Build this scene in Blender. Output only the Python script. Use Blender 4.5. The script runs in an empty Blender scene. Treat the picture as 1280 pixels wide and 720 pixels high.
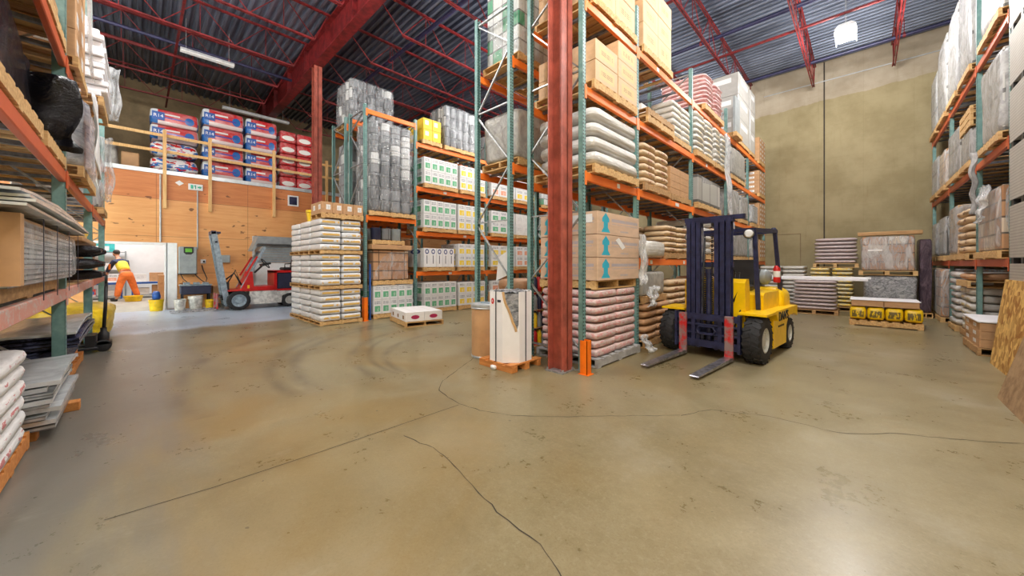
import bpy, math, random
from mathutils import Vector, Matrix, noise
random.seed(7)
PI = math.pi
scene = bpy.context.scene
COL = scene.collection

# ------------------------------------------------------------------ node helper
class S:
    def __init__(s, nt, sock): s.nt, s.s = nt, sock
    def _m(s, op, *a):
        n = s.nt.nodes.new('ShaderNodeMath'); n.operation = op
        for i, v in enumerate((s,) + a):
            if isinstance(v, S): s.nt.links.new(v.s, n.inputs[i])
            else: n.inputs[i].default_value = v
        return S(s.nt, n.outputs[0])
    def __add__(s, o): return s._m('ADD', o)
    def __sub__(s, o): return s._m('SUBTRACT', o)
    def __mul__(s, o): return s._m('MULTIPLY', o)
    __rmul__ = __mul__
    __radd__ = __add__
    def __rsub__(s, o): return (s * -1) + o
    def __truediv__(s, o): return s._m('DIVIDE', o)
    def __gt__(s, o): return s._m('GREATER_THAN', o)
    def __lt__(s, o): return s._m('LESS_THAN', o)
    def abs(s): return s._m('ABSOLUTE')
    def frac(s): return s._m('FRACT')
    def floor(s): return s._m('FLOOR')
    def sin(s): return s._m('SINE')
    def sqrt(s): return s._m('SQRT')
    def pow(s, e): return s._m('POWER', e)
    def max(s, o): return s._m('MAXIMUM', o)
    def min(s, o): return s._m('MINIMUM', o)
    def clamp(s):
        r = s._m('ADD', 0.0); r.s.node.use_clamp = True; return r
    def band(s, lo, hi): return (s > lo) * (s < hi)
    def smooth(s, lo, hi):
        n = s.nt.nodes.new('ShaderNodeMapRange'); n.interpolation_type = 'SMOOTHSTEP'
        s.nt.links.new(s.s, n.inputs['Value'])
        n.inputs['From Min'].default_value = lo; n.inputs['From Max'].default_value = hi
        return S(s.nt, n.outputs['Result'])

class Mat:
    def __init__(s, name, color=(.5,.5,.5), rough=.6, metal=0.0, spec=.5):
        s.m = bpy.data.materials.new(name); s.m.use_nodes = True
        s.nt = s.m.node_tree; s.b = s.nt.nodes['Principled BSDF']
        s.c = None
        s.set('Base Color', (*color, 1)); s.set('Roughness', rough); s.set('Metallic', metal); s.set('Specular IOR Level', spec)
        s.base = color
    def set(s, k, v):
        if isinstance(v, S): s.nt.links.new(v.s, s.b.inputs[k])
        else: s.b.inputs[k].default_value = v
    def coord(s, kind='Object', rnd=True, scale=(1,1,1)):
        t = s.nt.nodes.new('ShaderNodeTexCoord'); o = t.outputs[kind]
        mp = s.nt.nodes.new('ShaderNodeMapping'); mp.inputs['Scale'].default_value = scale
        s.nt.links.new(o, mp.inputs['Vector'])
        if rnd:
            oi = s.nt.nodes.new('ShaderNodeObjectInfo'); mu = s.nt.nodes.new('ShaderNodeMath'); mu.operation = 'MULTIPLY'; mu.inputs[1].default_value = 37.0
            s.nt.links.new(oi.outputs['Random'], mu.inputs[0]); s.nt.links.new(mu.outputs[0], mp.inputs['Location'])
        return mp.outputs[0]
    def xyz(s, kind='Object'):
        t = s.nt.nodes.new('ShaderNodeTexCoord'); p = s.nt.nodes.new('ShaderNodeSeparateXYZ')
        s.nt.links.new(t.outputs[kind], p.inputs[0]); return [S(s.nt, p.outputs[i]) for i in range(3)]
    def rnd(s):
        oi = s.nt.nodes.new('ShaderNodeObjectInfo'); return S(s.nt, oi.outputs['Random'])
    def noise(s, scale=5, detail=4, rough=.55, vec=None, dist=0.0, stretch=(1,1,1), rnd=True, kind='Object'):
        n = s.nt.nodes.new('ShaderNodeTexNoise'); n.inputs['Scale'].default_value = scale; n.inputs['Detail'].default_value = detail
        n.inputs['Roughness'].default_value = rough; n.inputs['Distortion'].default_value = dist
        s.nt.links.new(vec or s.coord(kind, rnd, stretch), n.inputs['Vector']); return S(s.nt, n.outputs['Fac'])
    def mix(s, fac, a, b):
        n = s.nt.nodes.new('ShaderNodeMix'); n.data_type = 'RGBA'
        if isinstance(fac, S): s.nt.links.new(fac.s, n.inputs[0])
        else: n.inputs[0].default_value = fac
        for i, v in ((6, a), (7, b)):
            if isinstance(v, S): s.nt.links.new(v.s, n.inputs[i])
            else: n.inputs[i].default_value = (*v, 1)
        return S(s.nt, n.outputs[2])
    def color(s, v): s.c = v; s.set('Base Color', v); return s
    def bump(s, h, strength=.3, dist=.02):
        n = s.nt.nodes.new('ShaderNodeBump'); n.inputs['Strength'].default_value = strength; n.inputs['Distance'].default_value = dist
        s.nt.links.new(h.s, n.inputs['Height']); s.nt.links.new(n.outputs[0], s.b.inputs['Normal'])

def plain(name, color, rough=.6, metal=0.0, var=.15, scale=6, bump=0, spec=.5, stretch=(1,1,1)):
    m = Mat(name, color, rough, metal, spec)
    n = m.noise(scale, 5, .6, stretch=stretch)
    dark = tuple(c * (1 - var * 1.6) for c in color); lite = tuple(min(1, c * (1 + var)) for c in color)
    m.color(m.mix(n.smooth(.3, .7), dark, lite))
    if bump: m.bump(n, bump, .02)
    return m.m

def sRGB(r, g, b):
    f = lambda c: (c/255/12.92) if c/255 <= .04045 else ((c/255+.055)/1.055)**2.4
    return (f(r), f(g), f(b))

# ------------------------------------------------------------------ mesh builder
class MB:
    def __init__(s): s.v, s.f, s.mi, s.cur = [], [], [], 0
    def add(s, vs, fs):
        b = len(s.v); s.v += [tuple(v) for v in vs]; s.f += [tuple(b+i for i in f) for f in fs]; s.mi += [s.cur]*len(fs); return s
    def box(s, x0, y0, z0, x1, y1, z1):
        if x0 > x1: x0, x1 = x1, x0
        if y0 > y1: y0, y1 = y1, y0
        if z0 > z1: z0, z1 = z1, z0
        return s.add([(x0,y0,z0),(x1,y0,z0),(x1,y1,z0),(x0,y1,z0),(x0,y0,z1),(x1,y0,z1),(x1,y1,z1),(x0,y1,z1)],
                     [(3,2,1,0),(4,5,6,7),(0,1,5,4),(1,2,6,5),(2,3,7,6),(3,0,4,7)])
    def cbox(s, x0, y0, z0, x1, y1, z1, c=.01):
        # box with every edge chamfered
        X, Y, Z = (x0, x1), (y0, y1), (z0, z1); vs, ix = [], {}
        for i in (0,1):
            for j in (0,1):
                for k in (0,1):
                    p = [X[i], Y[j], Z[k]]; sg = [1-2*i, 1-2*j, 1-2*k]
                    for a in range(3):
                        q = [p[b] + (0 if b == a else sg[b]*c) for b in range(3)]
                        ix[i,j,k,a] = len(vs); vs.append(q)
        fs = []
        for a in range(3):
            o = [b for b in range(3) if b != a]
            for e in (0,1):
                q = []
                for (m, n) in ((0,0),(1,0),(1,1),(0,1)):
                    t = [0,0,0]; t[a] = e; t[o[0]] = m; t[o[1]] = n; q.append(ix[(*t, a)])
                fs.append(q)
            for m in (0,1):
                for n in (0,1):
                    t0 = [0,0,0]; t0[o[0]] = m; t0[o[1]] = n; t1 = list(t0); t1[a] = 1
                    fs.append([ix[(*t0,o[0])], ix[(*t1,o[0])], ix[(*t1,o[1])], ix[(*t0,o[1])]])
        for i in (0,1):
            for j in (0,1):
                for k in (0,1): fs.append([ix[i,j,k,0], ix[i,j,k,1], ix[i,j,k,2]])
        b = len(s.v); cx = Vector(((x0+x1)/2,(y0+y1)/2,(z0+z1)/2)); out = []
        for f in fs:
            P = [Vector(vs[i]) for i in f]; n = (P[1]-P[0]).cross(P[2]-P[0])
            out.append(f if n.dot(sum(P, Vector())/len(P)-cx) > 0 else f[::-1])
        return s.add(vs, out)
    def bar(s, p, q, w, h, up=(0,0,1)):
        p, q = Vector(p), Vector(q); d = (q-p).normalized(); u = Vector(up)
        if abs(d.dot(u)) > .98: u = Vector((1,0,0))
        a = d.cross(u).normalized(); b = a.cross(d).normalized(); vs = []
        for c in (p, q):
            for (i, j) in ((-1,-1),(1,-1),(1,1),(-1,1)): vs.append(c + a*(w/2*i) + b*(h/2*j))
        return s.add(vs, [(0,1,2,3),(7,6,5,4),(0,4,5,1),(1,5,6,2),(2,6,7,3),(3,7,4,0)])
    def tube(s, pts, r, n=10, caps=True):
        pts = [Vector(p) for p in pts]; rs = r if isinstance(r, (list, tuple)) else [r]*len(pts); rings = []; a = None
        for i, p in enumerate(pts):
            d = (pts[min(i+1, len(pts)-1)] - pts[max(i-1, 0)]).normalized()
            if a is None:
                u = Vector((0,0,1)) if abs(d.z) < .9 else Vector((1,0,0)); a = d.cross(u).normalized()
            else: a = (a - d*a.dot(d)).normalized()
            b = d.cross(a); rings.append([p + (a*math.cos(2*PI*k/n) + b*math.sin(2*PI*k/n))*rs[i] for k in range(n)])
        vs = [v for R in rings for v in R]; fs = []
        for i in range(len(pts)-1):
            for k in range(n):
                k2 = (k+1) % n; fs.append((i*n+k, i*n+k2, (i+1)*n+k2, (i+1)*n+k))
        if caps: fs.append(tuple(range(n))[::-1]); fs.append(tuple((len(pts)-1)*n+k for k in range(n)))
        return s.add(vs, fs)
    def lathe(s, prof, n=24, c=(0,0,0), axis='z', caps=True):
        vs, fs = [], []
        for (r, z) in prof:
            for k in range(n):
                a = 2*PI*k/n; x, y = r*math.cos(a), r*math.sin(a)
                p = (x,y,z) if axis == 'z' else ((z,x,y) if axis == 'x' else (y,z,x))
                vs.append((p[0]+c[0], p[1]+c[1], p[2]+c[2]))
        for i in range(len(prof)-1):
            for k in range(n):
                k2 = (k+1) % n; fs.append((i*n+k, i*n+k2, (i+1)*n+k2, (i+1)*n+k))
        if caps and prof[0][0] > 1e-4: fs.append(tuple(range(n))[::-1])
        if caps and prof[-1][0] > 1e-4: fs.append(tuple((len(prof)-1)*n+k for k in range(n)))
        return s.add(vs, fs)
    def prism(s, poly, a0, a1, axis='x'):
        # polygon extruded along an axis; poly in the two other coordinates
        def P(u, v, w): return (w,u,v) if axis == 'x' else ((u,w,v) if axis == 'y' else (u,v,w))
        n = len(poly); vs = [P(u,v,a0) for u,v in poly] + [P(u,v,a1) for u,v in poly]
        ar = sum(poly[i][0]*poly[(i+1)%n][1]-poly[(i+1)%n][0]*poly[i][1] for i in range(n))
        fs = [tuple(range(n))[::-1], tuple(range(n, 2*n))] + [(i, (i+1)%n, n+(i+1)%n, n+i) for i in range(n)]
        flip = (ar < 0) ^ (axis == 'y') ^ (a1 < a0)
        return s.add(vs, [f[::-1] for f in fs] if flip else fs)
    def grid(s, fn, nu, nv):
        vs = [fn(i/nu, j/nv) for j in range(nv+1) for i in range(nu+1)]
        return s.add(vs, [(j*(nu+1)+i, j*(nu+1)+i+1, (j+1)*(nu+1)+i+1, (j+1)*(nu+1)+i) for j in range(nv) for i in range(nu)])
    def superell(s, c, sz, e1=.5, e2=.35, nu=20, nv=10, fn=None):
        def pw(x, e): return math.copysign(abs(x)**e, x)
        vs = []
        for j in range(nv+1):
            ph = -PI/2 + PI*j/nv
            for i in range(nu):
                th = 2*PI*i/nu
                p = Vector((pw(math.cos(ph),e1)*pw(math.cos(th),e2)*.5, pw(math.cos(ph),e1)*pw(math.sin(th),e2)*.5, pw(math.sin(ph),e1)*.5))
                if fn: p = fn(p)
                vs.append((c[0]+p.x*sz[0], c[1]+p.y*sz[1], c[2]+p.z*sz[2]))
        return s.add(vs, [(j*nu+i, j*nu+(i+1)%nu, (j+1)*nu+(i+1)%nu, (j+1)*nu+i) for j in range(nv) for i in range(nu)])
    def mesh(s, name, mats, smooth=False, off=(0,0,0)):
        me = bpy.data.meshes.new(name)
        me.from_pydata([(x-off[0], y-off[1], z-off[2]) for x,y,z in s.v], [], s.f)
        for m in (mats if isinstance(mats, (list,tuple)) else [mats]): me.materials.append(m)
        me.polygons.foreach_set('material_index', s.mi)
        if smooth:
            me.polygons.foreach_set('use_smooth', [True]*len(s.f))
            if smooth == 'auto':
                try: me.set_sharp_from_angle(angle=math.radians(38))
                except Exception: pass
        me.update(); return me

def link(name, data, loc=(0,0,0), rot=(0,0,0), sc=(1,1,1), parent=None):
    o = bpy.data.objects.new(name, data); COL.objects.link(o); o.location = loc
    o.rotation_euler = rot if isinstance(rot, tuple) else (0,0,rot); o.scale = sc if isinstance(sc, tuple) else (sc,)*3
    if parent is not None: o.parent = parent
    return o
SEEN = {}
def tag(o, label, cat, group=None, kind=None):
    o['label'] = label; o['category'] = cat
    if group: o['group'] = group
    if kind: o['kind'] = kind
    SEEN.setdefault(label, []).append(o.name)
    return o
def thing(name, label, cat, loc=(0,0,0), rot=0, group=None, sc=(1,1,1)):
    return tag(link(name, None, loc, rot, sc), label, cat, group)
def rootloc(p):
    while p.parent is not None: p = p.parent
    return p.location
def part(name, mb, mats, parent, smooth=False, label=None):      # verts given in world space, parent chain unrotated
    L = rootloc(parent); o = link(name, mb.mesh(name, mats, smooth, L), parent=parent)
    if label: o['label'] = label
    return o
def lpart(name, mb, mats, parent, smooth=False, label=None):     # verts given in the thing's own space
    o = link(name, mb.mesh(name, mats, smooth), parent=parent)
    if label: o['label'] = label
    return o
def solo(name, mb, mats, label, cat, loc=(0,0,0), group=None, smooth=False, rot=0, world=True):
    o = link(name, mb.mesh(name, mats, smooth, loc if world else (0,0,0)), loc, rot); return tag(o, label, cat, group)
def struct(name, mb, mats, smooth=False):
    o = link(name, mb.mesh(name, mats, smooth)); o['kind'] = 'structure'; return o
def dup(o, loc, rot=None, label=None, group=None, sc=None):
    r = o.copy(); COL.objects.link(r); r.location = loc
    if rot is not None: r.rotation_euler = (0,0,rot)
    if sc is not None: r.scale = sc
    if label: r['label'] = label; SEEN.setdefault(label, []).append(r.name)
    if group: r['group'] = group
    for ch in o.children:
        c = ch.copy(); COL.objects.link(c); c.parent = r
        for g in ch.children:
            d = g.copy(); COL.objects.link(d); d.parent = c
    return r
def text_mesh(txt, size, mat, depth=.002, align='CENTER'):
    cu = bpy.data.curves.new('lettering', 'FONT'); cu.body = txt; cu.size = size; cu.extrude = depth; cu.align_x = align; cu.align_y = 'CENTER'
    o = bpy.data.objects.new('tmp_text', cu); COL.objects.link(o); bpy.context.view_layer.update()
    me = bpy.data.meshes.new_from_object(o.evaluated_get(bpy.context.evaluated_depsgraph_get()))
    bpy.data.objects.remove(o); me.materials.clear(); me.materials.append(mat); return me

# ------------------------------------------------------------------ materials
K = {}
def mk_post(axis):
    m = Mat('teal_rack_post_'+axis, (.1,.3,.28), .45)
    x, y, z = m.xyz(); c = x if axis == 'x' else y
    t = m.nt.nodes.new('ShaderNodeTexCoord'); p = m.nt.nodes.new('ShaderNodeSeparateXYZ'); m.nt.links.new(t.outputs['Normal'], p.inputs[0])
    nd = S(m.nt, p.outputs[1 if axis == 'x' else 0]).abs() > .5
    q = ((c.abs() - .021)*1.0); w = ((z/.0508).frac() - .5)*.0508
    hole = ((q*q + w*w*.7).sqrt() < .0115) * nd
    n = m.noise(9, 4)
    m.color(m.mix(hole, m.mix(n.smooth(.35,.75), (.13,.27,.255), (.22,.38,.36)), (.012,.02,.02))); return m.m
K['post_y'] = mk_post('y'); K['post_x'] = mk_post('x')
def mk_beam(name, a, b, worn, thr):
    m = Mat(name, a, .45); n = m.noise(3, 5, .65, stretch=(1,1,2), rnd=False); n2 = m.noise(22, 3, .7, rnd=False)
    m.color(m.mix((n2*.5+n*.5).smooth(thr, thr+.09), m.mix(n, a, b), worn)); return m.m
K['orange'] = mk_beam('orange_beam_paint', (.86,.15,.015), (.95,.25,.03), (.75,.33,.2), .66)
K['redorange'] = mk_beam('red_orange_beam_paint', (.48,.075,.02), (.66,.14,.045), (.6,.36,.28), .62)
K['scraped'] = mk_beam('scraped_pink_beam_paint', (.62,.2,.14), (.7,.4,.33), (.6,.52,.48), .5)
K['galv'] = plain('galvanised_steel', (.42,.44,.45), .4, .6, .2, 20)
K['bar'] = plain('support_bar_steel', (.2,.22,.26), .45, .5, .25, 12)
K['red_steel'] = plain('red_oxide_paint', (.20,.015,.017), .5, 0, .3, 5)
K['red_col'] = plain('column_red_paint', (.37,.085,.055), .5, 0, .2, 5)
K['pipe'] = plain('dark_blue_pipe_paint', (.03,.03,.085), .4, .2, .2, 6)
m = Mat('corrugated_deck_metal', (.3,.34,.42), .42, .55)
x, y, z = m.xyz(); n = m.noise(1.1, 4, .6, stretch=(.25,1,1), rnd=False); n2 = m.noise(14, 3, .6, stretch=(.05,1,1), rnd=False)
m.color(m.mix((n*.6+n2*.4).smooth(.3,.7), (.075,.09,.13), (.28,.325,.43))); K['deck'] = m.m
# floor: burnished concrete, ochre wear with grey traffic zones, stains, tyre arcs and painted daylight
m = Mat('burnished_concrete_floor', (.3,.25,.15), .3, 0, .5)
x, y, z = m.xyz()
big = m.noise(.32, 5, .6, dist=.6, rnd=False); med = m.noise(1.7, 6, .65, dist=.4, rnd=False); fine = m.noise(16, 5, .7, rnd=False)
grain = m.noise(70, 3, .7, rnd=False); streak = m.noise(1.2, 5, .6, stretch=(.35,1.7,1), rnd=False)
c = m.mix((big*.6+med*.4).smooth(.3,.7), sRGB(110,98,66), sRGB(150,139,109))
c = m.mix(fine.smooth(.3,.8)*.3, c, sRGB(166,154,122))
c = m.mix(grain.smooth(.45,.8)*.4, c, sRGB(104,88,54))
gr2 = m.noise(34, 5, .75, rnd=False); c = m.mix(gr2.smooth(.5,.75)*.35, c, sRGB(172,164,140))
och = m.noise(.55, 4, .55, dist=.8, rnd=False)
c = m.mix(((och.smooth(.42,.7)) * (x*-1.0 - y*.35 + streak*1.2 + -.1).smooth(-.4,1.8) * (x > -9.0))*.5, c, sRGB(134,104,44))
grey = ((y*-1.0 + x*-.13 + streak*1.6) - 1.15).smooth(-.35,.45)          # dusty grey lane along the near rack
c = m.mix(grey*.8, c, sRGB(108,107,104))
daylight_tint = ((x*-1.0 + streak*.9) - 11.7).smooth(-.3, .3)  # cool daylight on the far floor, painted into its colour
c = m.mix(daylight_tint*.92, c, sRGB(180,196,218))
pale = m.noise(.9, 5, .6, rnd=False).smooth(.5,.75) * (x + 2.2).smooth(-1,1.5)
c = m.mix(pale*.55, c, sRGB(164,158,140))
stain = m.noise(.7, 5, .6, dist=.3, rnd=False).smooth(.45,.9)
c = m.mix(stain*.55, c, sRGB(88,78,56))
def ring(cx, cy, r, w):
    dx, dy = x - cx, y - cy
    return 1.0 - ((((dx*dx + dy*dy).sqrt() - r).abs())/w).clamp()
arcs = ring(-5.2,4.6,3.4,.12).max(ring(-5.2,4.6,3.12,.14)).max(ring(-4.9,4.9,2.7,.12)).max(ring(-4.6,4.6,2.05,.1)).max(ring(-5.6,4.4,4.1,.16)).max(ring(-4.9,4.9,2.45,.07))
c = m.mix(arcs * med.smooth(.3,.6) * (y < 4.4) * (x < -4.6) * .5, c, sRGB(70,64,54))
specks = m.noise(5.5, 2, .9, rnd=False).smooth(.74,.76)
c = m.mix(specks*.6, c, sRGB(66,56,42))
scuff = m.noise(2.0, 6, .8, stretch=(1.6,.5,1), dist=.3, rnd=False).smooth(.55,.95)
c = m.mix(scuff*.35, c, sRGB(198,192,176))
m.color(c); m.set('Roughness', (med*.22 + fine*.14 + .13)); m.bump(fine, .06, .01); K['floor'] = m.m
K['crack'] = plain('dark_crack', (.05,.04,.03), .9)
# walls
m = Mat('tan_concrete_wall', (.5,.42,.25), .8)
x, y, z = m.xyz(); n = m.noise(1.2, 5, .6, rnd=False); n2 = m.noise(3, 5, .7, stretch=(3,3,.3), rnd=False)
edge = (z + n*.35 + x*-.03) > 7.78
tan = m.mix(n.smooth(.3,.7), sRGB(140,127,92), sRGB(160,147,112)); top = m.mix(n.smooth(.3,.7), sRGB(150,137,116), sRGB(172,160,140))
c = m.mix(edge, tan, top); c = m.mix(n2.smooth(.55,.8)*.3, c, sRGB(120,104,70))
blk = ((z/.6).frac() < .012).max(((x/1.2).frac() < .007))
c = m.mix(blk*.18, c, sRGB(90,78,50)); m.color(c); K['tan'] = m.m
K['dim_wall'] = plain('brown_block_wall', sRGB(140,122,92), .85, 0, .15, 2)
K['white_wall'] = plain('white_painted_wall', (.82,.84,.85), .6, 0, .04, 2)
# plywood sheathing: stacked sheets, lower lighter, grain along the wall
m = Mat('plywood_sheathing', (.6,.3,.12), .6)
x, y, z = m.xyz(); g1 = m.noise(2.2, 6, .65, stretch=(1,.5,6), dist=.6, rnd=False); g2 = m.noise(.6, 3, .5, rnd=False)
c = m.mix((g1*.55+g2*.45).smooth(.2,.8), sRGB(206,136,76), sRGB(236,178,116))
up = (z > 3.62); c = m.mix(up*.8, c, m.mix(g1.smooth(.2,.8), sRGB(180,96,48), sRGB(208,126,70)))
kn = m.noise(3.0, 2, .5, stretch=(1,1,2.2), rnd=False).smooth(.69,.72); c = m.mix(kn*.8, c, sRGB(86,44,20))
seam = (((z-1.18)/1.22).frac() < .008).max(((y-.4)/2.44).frac() < .004); c = m.mix(seam*.75, c, sRGB(80,42,20))
m.color(c); m.set('Roughness', .55); K['ply'] = m.m
m = Mat('oriented_strand_board', (.6,.4,.15), .7)
v = m.nt.nodes.new('ShaderNodeTexVoronoi'); v.inputs['Scale'].default_value = 14; m.nt.links.new(m.coord('Object', False, (1,1.1,.8)), v.inputs['Vector'])
sp = m.nt.nodes.new('ShaderNodeSeparateColor'); m.nt.links.new(v.outputs['Color'], sp.inputs[0]); r = S(m.nt, sp.outputs[0])
n = m.noise(30, 4, .7, stretch=(1,2,.6), rnd=False)
m.color(m.mix(n.smooth(.45,.8)*.6, m.mix(r, sRGB(160,104,30), sRGB(244,204,120)), sRGB(110,66,20))); K['osb'] = m.m
m = Mat('dusty_fibreboard', (.4,.28,.17), .75); n = m.noise(7, 6, .7); m.color(m.mix(n.smooth(.3,.7), sRGB(120,92,60), sRGB(164,134,98))); K['fibre'] = m.m
def wood(name, a, b, sx=(1,14,14)):
    m = Mat(name, a, .7); n = m.noise(2.2, 5, .6, stretch=sx); n2 = m.noise(1.5, 2); m.color(m.mix((n*.75+n2*.25).smooth(.3,.7), a, b)); return m.m
K['pallet'] = wood('raw_pallet_pine', sRGB(176,132,80), sRGB(224,188,130))
K['pallet2'] = wood('weathered_pallet_wood', sRGB(150,112,70), sRGB(200,160,110))
K['orangewood'] = wood('orange_timber', sRGB(186,112,50), sRGB(216,148,80))
K['stud'] = wood('stud_lumber', sRGB(206,158,96), sRGB(232,192,136), (12,12,1))
K['greyplastic'] = plain('grey_plastic_pallet', (.4,.4,.4), .6)
K['darkpallet'] = plain('dark_plastic', (.05,.05,.07), .5)
# cartons: unit-cube object coordinates give each face its print
def face_uv(m):
    x, y, z = m.xyz(); t = m.nt.nodes.new('ShaderNodeTexCoord'); p = m.nt.nodes.new('ShaderNodeSeparateXYZ'); m.nt.links.new(t.outputs['Normal'], p.inputs[0])
    nx = S(m.nt, p.outputs[0]).abs() > .6; nz = S(m.nt, p.outputs[2]).abs() > .6
    u = x + (y - x)*nx
    return u, z, nx, nz, x, y
def R(u, v, u0, u1, v0, v1): return u.band(u0, u1) * v.band(v0, v1)
def lines(m, u, v, u0, u1, v0, v1, rows, sc=30, thr=.45):
    w = m.noise(sc, 2, .5, stretch=(1,1,.05)); row = (((v - v0)/(v1-v0)*rows).frac() < .55)
    return R(u, v, u0, u1, v0, v1) * row * (w > thr)
def carton_mat(name, base, fn, var=.12, rough=.65):
    m = Mat(name, base, rough); n = m.noise(4, 5, .6); u, v, nx, nz, x, y = face_uv(m)
    c = m.mix(n.smooth(.3,.7), tuple(k*(1-var) for k in base), tuple(min(1,k*(1+var*.6)) for k in base))
    tape = nz * (y.abs() < .05); c = m.mix(tape*.35, c, tuple(k*.7 for k in base))
    c = fn(m, c, u, v, nx, nz); m.color(c); return m.m
KR = sRGB(188,146,104)
K['kraft'] = carton_mat('kraft_board', KR, lambda m,c,u,v,nx,nz: c)
K['kraft_label'] = carton_mat('kraft_board_white_label', KR, lambda m,c,u,v,nx,nz: m.mix(lines(m,u,v,-.02,.3,-.12,.2,5), m.mix((1-nz)*R(u,v,-.06,.34,-.18,.26), c, (.85,.85,.83)), (.35,.35,.35)))
K['kraft_tan'] = carton_mat('kraft_board_tan_panel', sRGB(196,158,118), lambda m,c,u,v,nx,nz: m.mix(lines(m,u,v,-.26,.26,-.1,.14,3,18)*nx*.75, m.mix(nx*R(u,v,-.34,.34,-.3,.3)*.7, m.mix(nx*.5, c, sRGB(222,196,160)), sRGB(226,190,130)), sRGB(120,104,84)))
def f_green(col):
    def f(m,c,u,v,nx,nz):
        c = m.mix((1-nz)*R(u,v,-.33,.33,-.34,.06), c, col); c = m.mix((1-nz)*R(u,v,-.05,.2,-.3,-.05)*m.noise(20,3).smooth(.4,.6)*.5, c, (.8,.82,.8))
        return m.mix(lines(m,u,v,-.36,.36,.2,.42,2,26)*(1-nz), c, (.2,.22,.25))
    return f
WH = (.74,.75,.75)
K['c_green'] = carton_mat('white_carton_green_print', WH, f_green(sRGB(96,172,128)), .05)
K['c_yellow'] = carton_mat('white_carton_yellow_print', WH, f_green(sRGB(236,206,60)), .05)
K['c_peach'] = carton_mat('white_carton_peach_print', WH, f_green(sRGB(226,160,130)), .05)
def f_dot(m,c,u,v,nx,nz):
    d = (u*u*1.0 + (v-.32)*(v-.32)*5).sqrt(); c = m.mix((d < .3)*(1-nz), c, sRGB(70,80,130)); c = m.mix((d < .16)*(1-nz), c, WH)
    return m.mix(R(u,v,-.06,.06,-.32,.12)*(1-nz), c, (.06,.06,.09))
K['c_dot'] = carton_mat('white_carton_blue_seal', (.8,.8,.8), f_dot, .03)
def f_teal(m,c,u,v,nx,nz):
    def arr(u0): a = u - u0; return ((a.abs() < (.46 - v)*.3) * v.band(.2,.46)).max((a.abs() < .045) * v.band(-.36,.2)).max((a.abs() < (v*-1.0 - .0)*.24) * v.band(-.4,-.12)).max((a.abs() < .075)*v.band(.05,.21))
    c = m.mix(arr(-.33)*(1-nz), c, sRGB(40,168,196))
    c = m.mix(lines(m,u,v,-.2,.44,.1,.34,1,40,.35)*(1-nz)*.5, c, sRGB(130,150,186)); c = m.mix(lines(m,u,v,-.2,.44,-.02,.06,1,60)*(1-nz)*.4, c, sRGB(130,150,186))
    return m.mix(lines(m,u,v,.0,.2,-.34,-.2,1,60,.4)*(1-nz)*.45, c, sRGB(130,150,186))
K['c_teal'] = carton_mat('kraft_carton_teal_arrow', sRGB(208,178,152), f_teal)
K['c_white'] = carton_mat('plain_white_carton', (.72,.72,.7), lambda m,c,u,v,nx,nz: m.mix(lines(m,u,v,-.3,.3,-.1,.2,3)*(1-nz)*.5, c, (.4,.4,.42)), .08)
K['c_grey'] = carton_mat('grey_wrapped_carton', sRGB(176,174,170), lambda m,c,u,v,nx,nz: m.mix((1-nz)*R(u,v,-.3,.3,.1,.32), c, (.8,.8,.8)), .1, .35)
K['c_flat'] = carton_mat('white_carton_magenta_marks', (.82,.81,.8), lambda m,c,u,v,nx,nz: m.mix(((u*u*9+(v+.05)*(v+.05)*9) < .45)*nx, m.mix(R(u,v,-.12,.12,-.3,.1)*(1-nx)*(1-nz), c, sRGB(130,90,40)), sRGB(170,30,80)), .03)
# sacks: unit object coordinates
def sack_mat(name, base, pr=None, rough=.4, where='end', lo=-.22, hi=.14, bump=.35, var=.1, w=.3):
    m = Mat(name, base, rough); n = m.noise(5, 6, .65); n2 = m.noise(2.2, 4, .6, stretch=(1,1,3)); x, y, z = m.xyz()
    c = m.mix(n.smooth(.3,.7), tuple(k*(1-var*1.8) for k in base), tuple(min(1,k*(1+var*.6)) for k in base))
    if pr:
        t = m.noise(9, 3, .6, stretch=(1,1,.3)); u = y if where == 'end' else x
        if where == 'all': msk = (t > (.5 if w == .3 else w)) * z.band(lo, hi) * (m.noise(2.5,2) > .45)
        elif where == 'top': msk = (m.noise(3,2) > .52)*x.band(-.35,.35)*y.band(-.35,.35)
        elif where == 'endx': msk = (x.abs() > .4) * (y.abs()+.0).band(-.1,w) * z.band(lo,hi) * (m.noise(3,3,.6,stretch=(1,1,.2)) > .42)
        else: msk = u.abs().band(-.1, w) * z.band(lo, hi) * (t > .46)
        c = m.mix(msk*.85, c, pr)
    m.color(c); m.bump(n2*.6+n*.4, bump, .03); return m.m
K['s_white'] = sack_mat('white_woven_sack_yellow_print', (.76,.77,.78), sRGB(226,176,30), .28, 'endx', -.16, .16, .5, .06, .4)
K['s_red'] = sack_mat('pink_wrapped_sack', sRGB(218,194,190), sRGB(212,150,148), .24, 'all', -.4, .3, .6)
K['s_grey'] = sack_mat('clear_wrapped_grey_sack', sRGB(212,210,206), None, .18, bump=.8)
K['s_tan'] = sack_mat('tan_paper_sack', sRGB(212,184,148), sRGB(150,92,60), .6, 'end', -.2, .2, .3, .1, .16)
K['s_brown'] = sack_mat('brown_paper_sack', sRGB(186,142,104), None, .6)
K['s_yellow'] = sack_mat('yellow_plastic_sack', sRGB(240,200,20), (.03,.03,.03), .3, 'end', -.28, .2, .3, .08, .34)
K['s_whiteyel'] = sack_mat('white_sack_ochre_band', sRGB(206,203,196), sRGB(206,176,90), .35, 'end', -.1, .15, .4, .08, .3)
K['s_redwhite'] = sack_mat('white_sack_red_print', (.78,.77,.76), sRGB(186,80,80), .45, 'all', -.1, .25, .3, w=.57)
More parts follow.
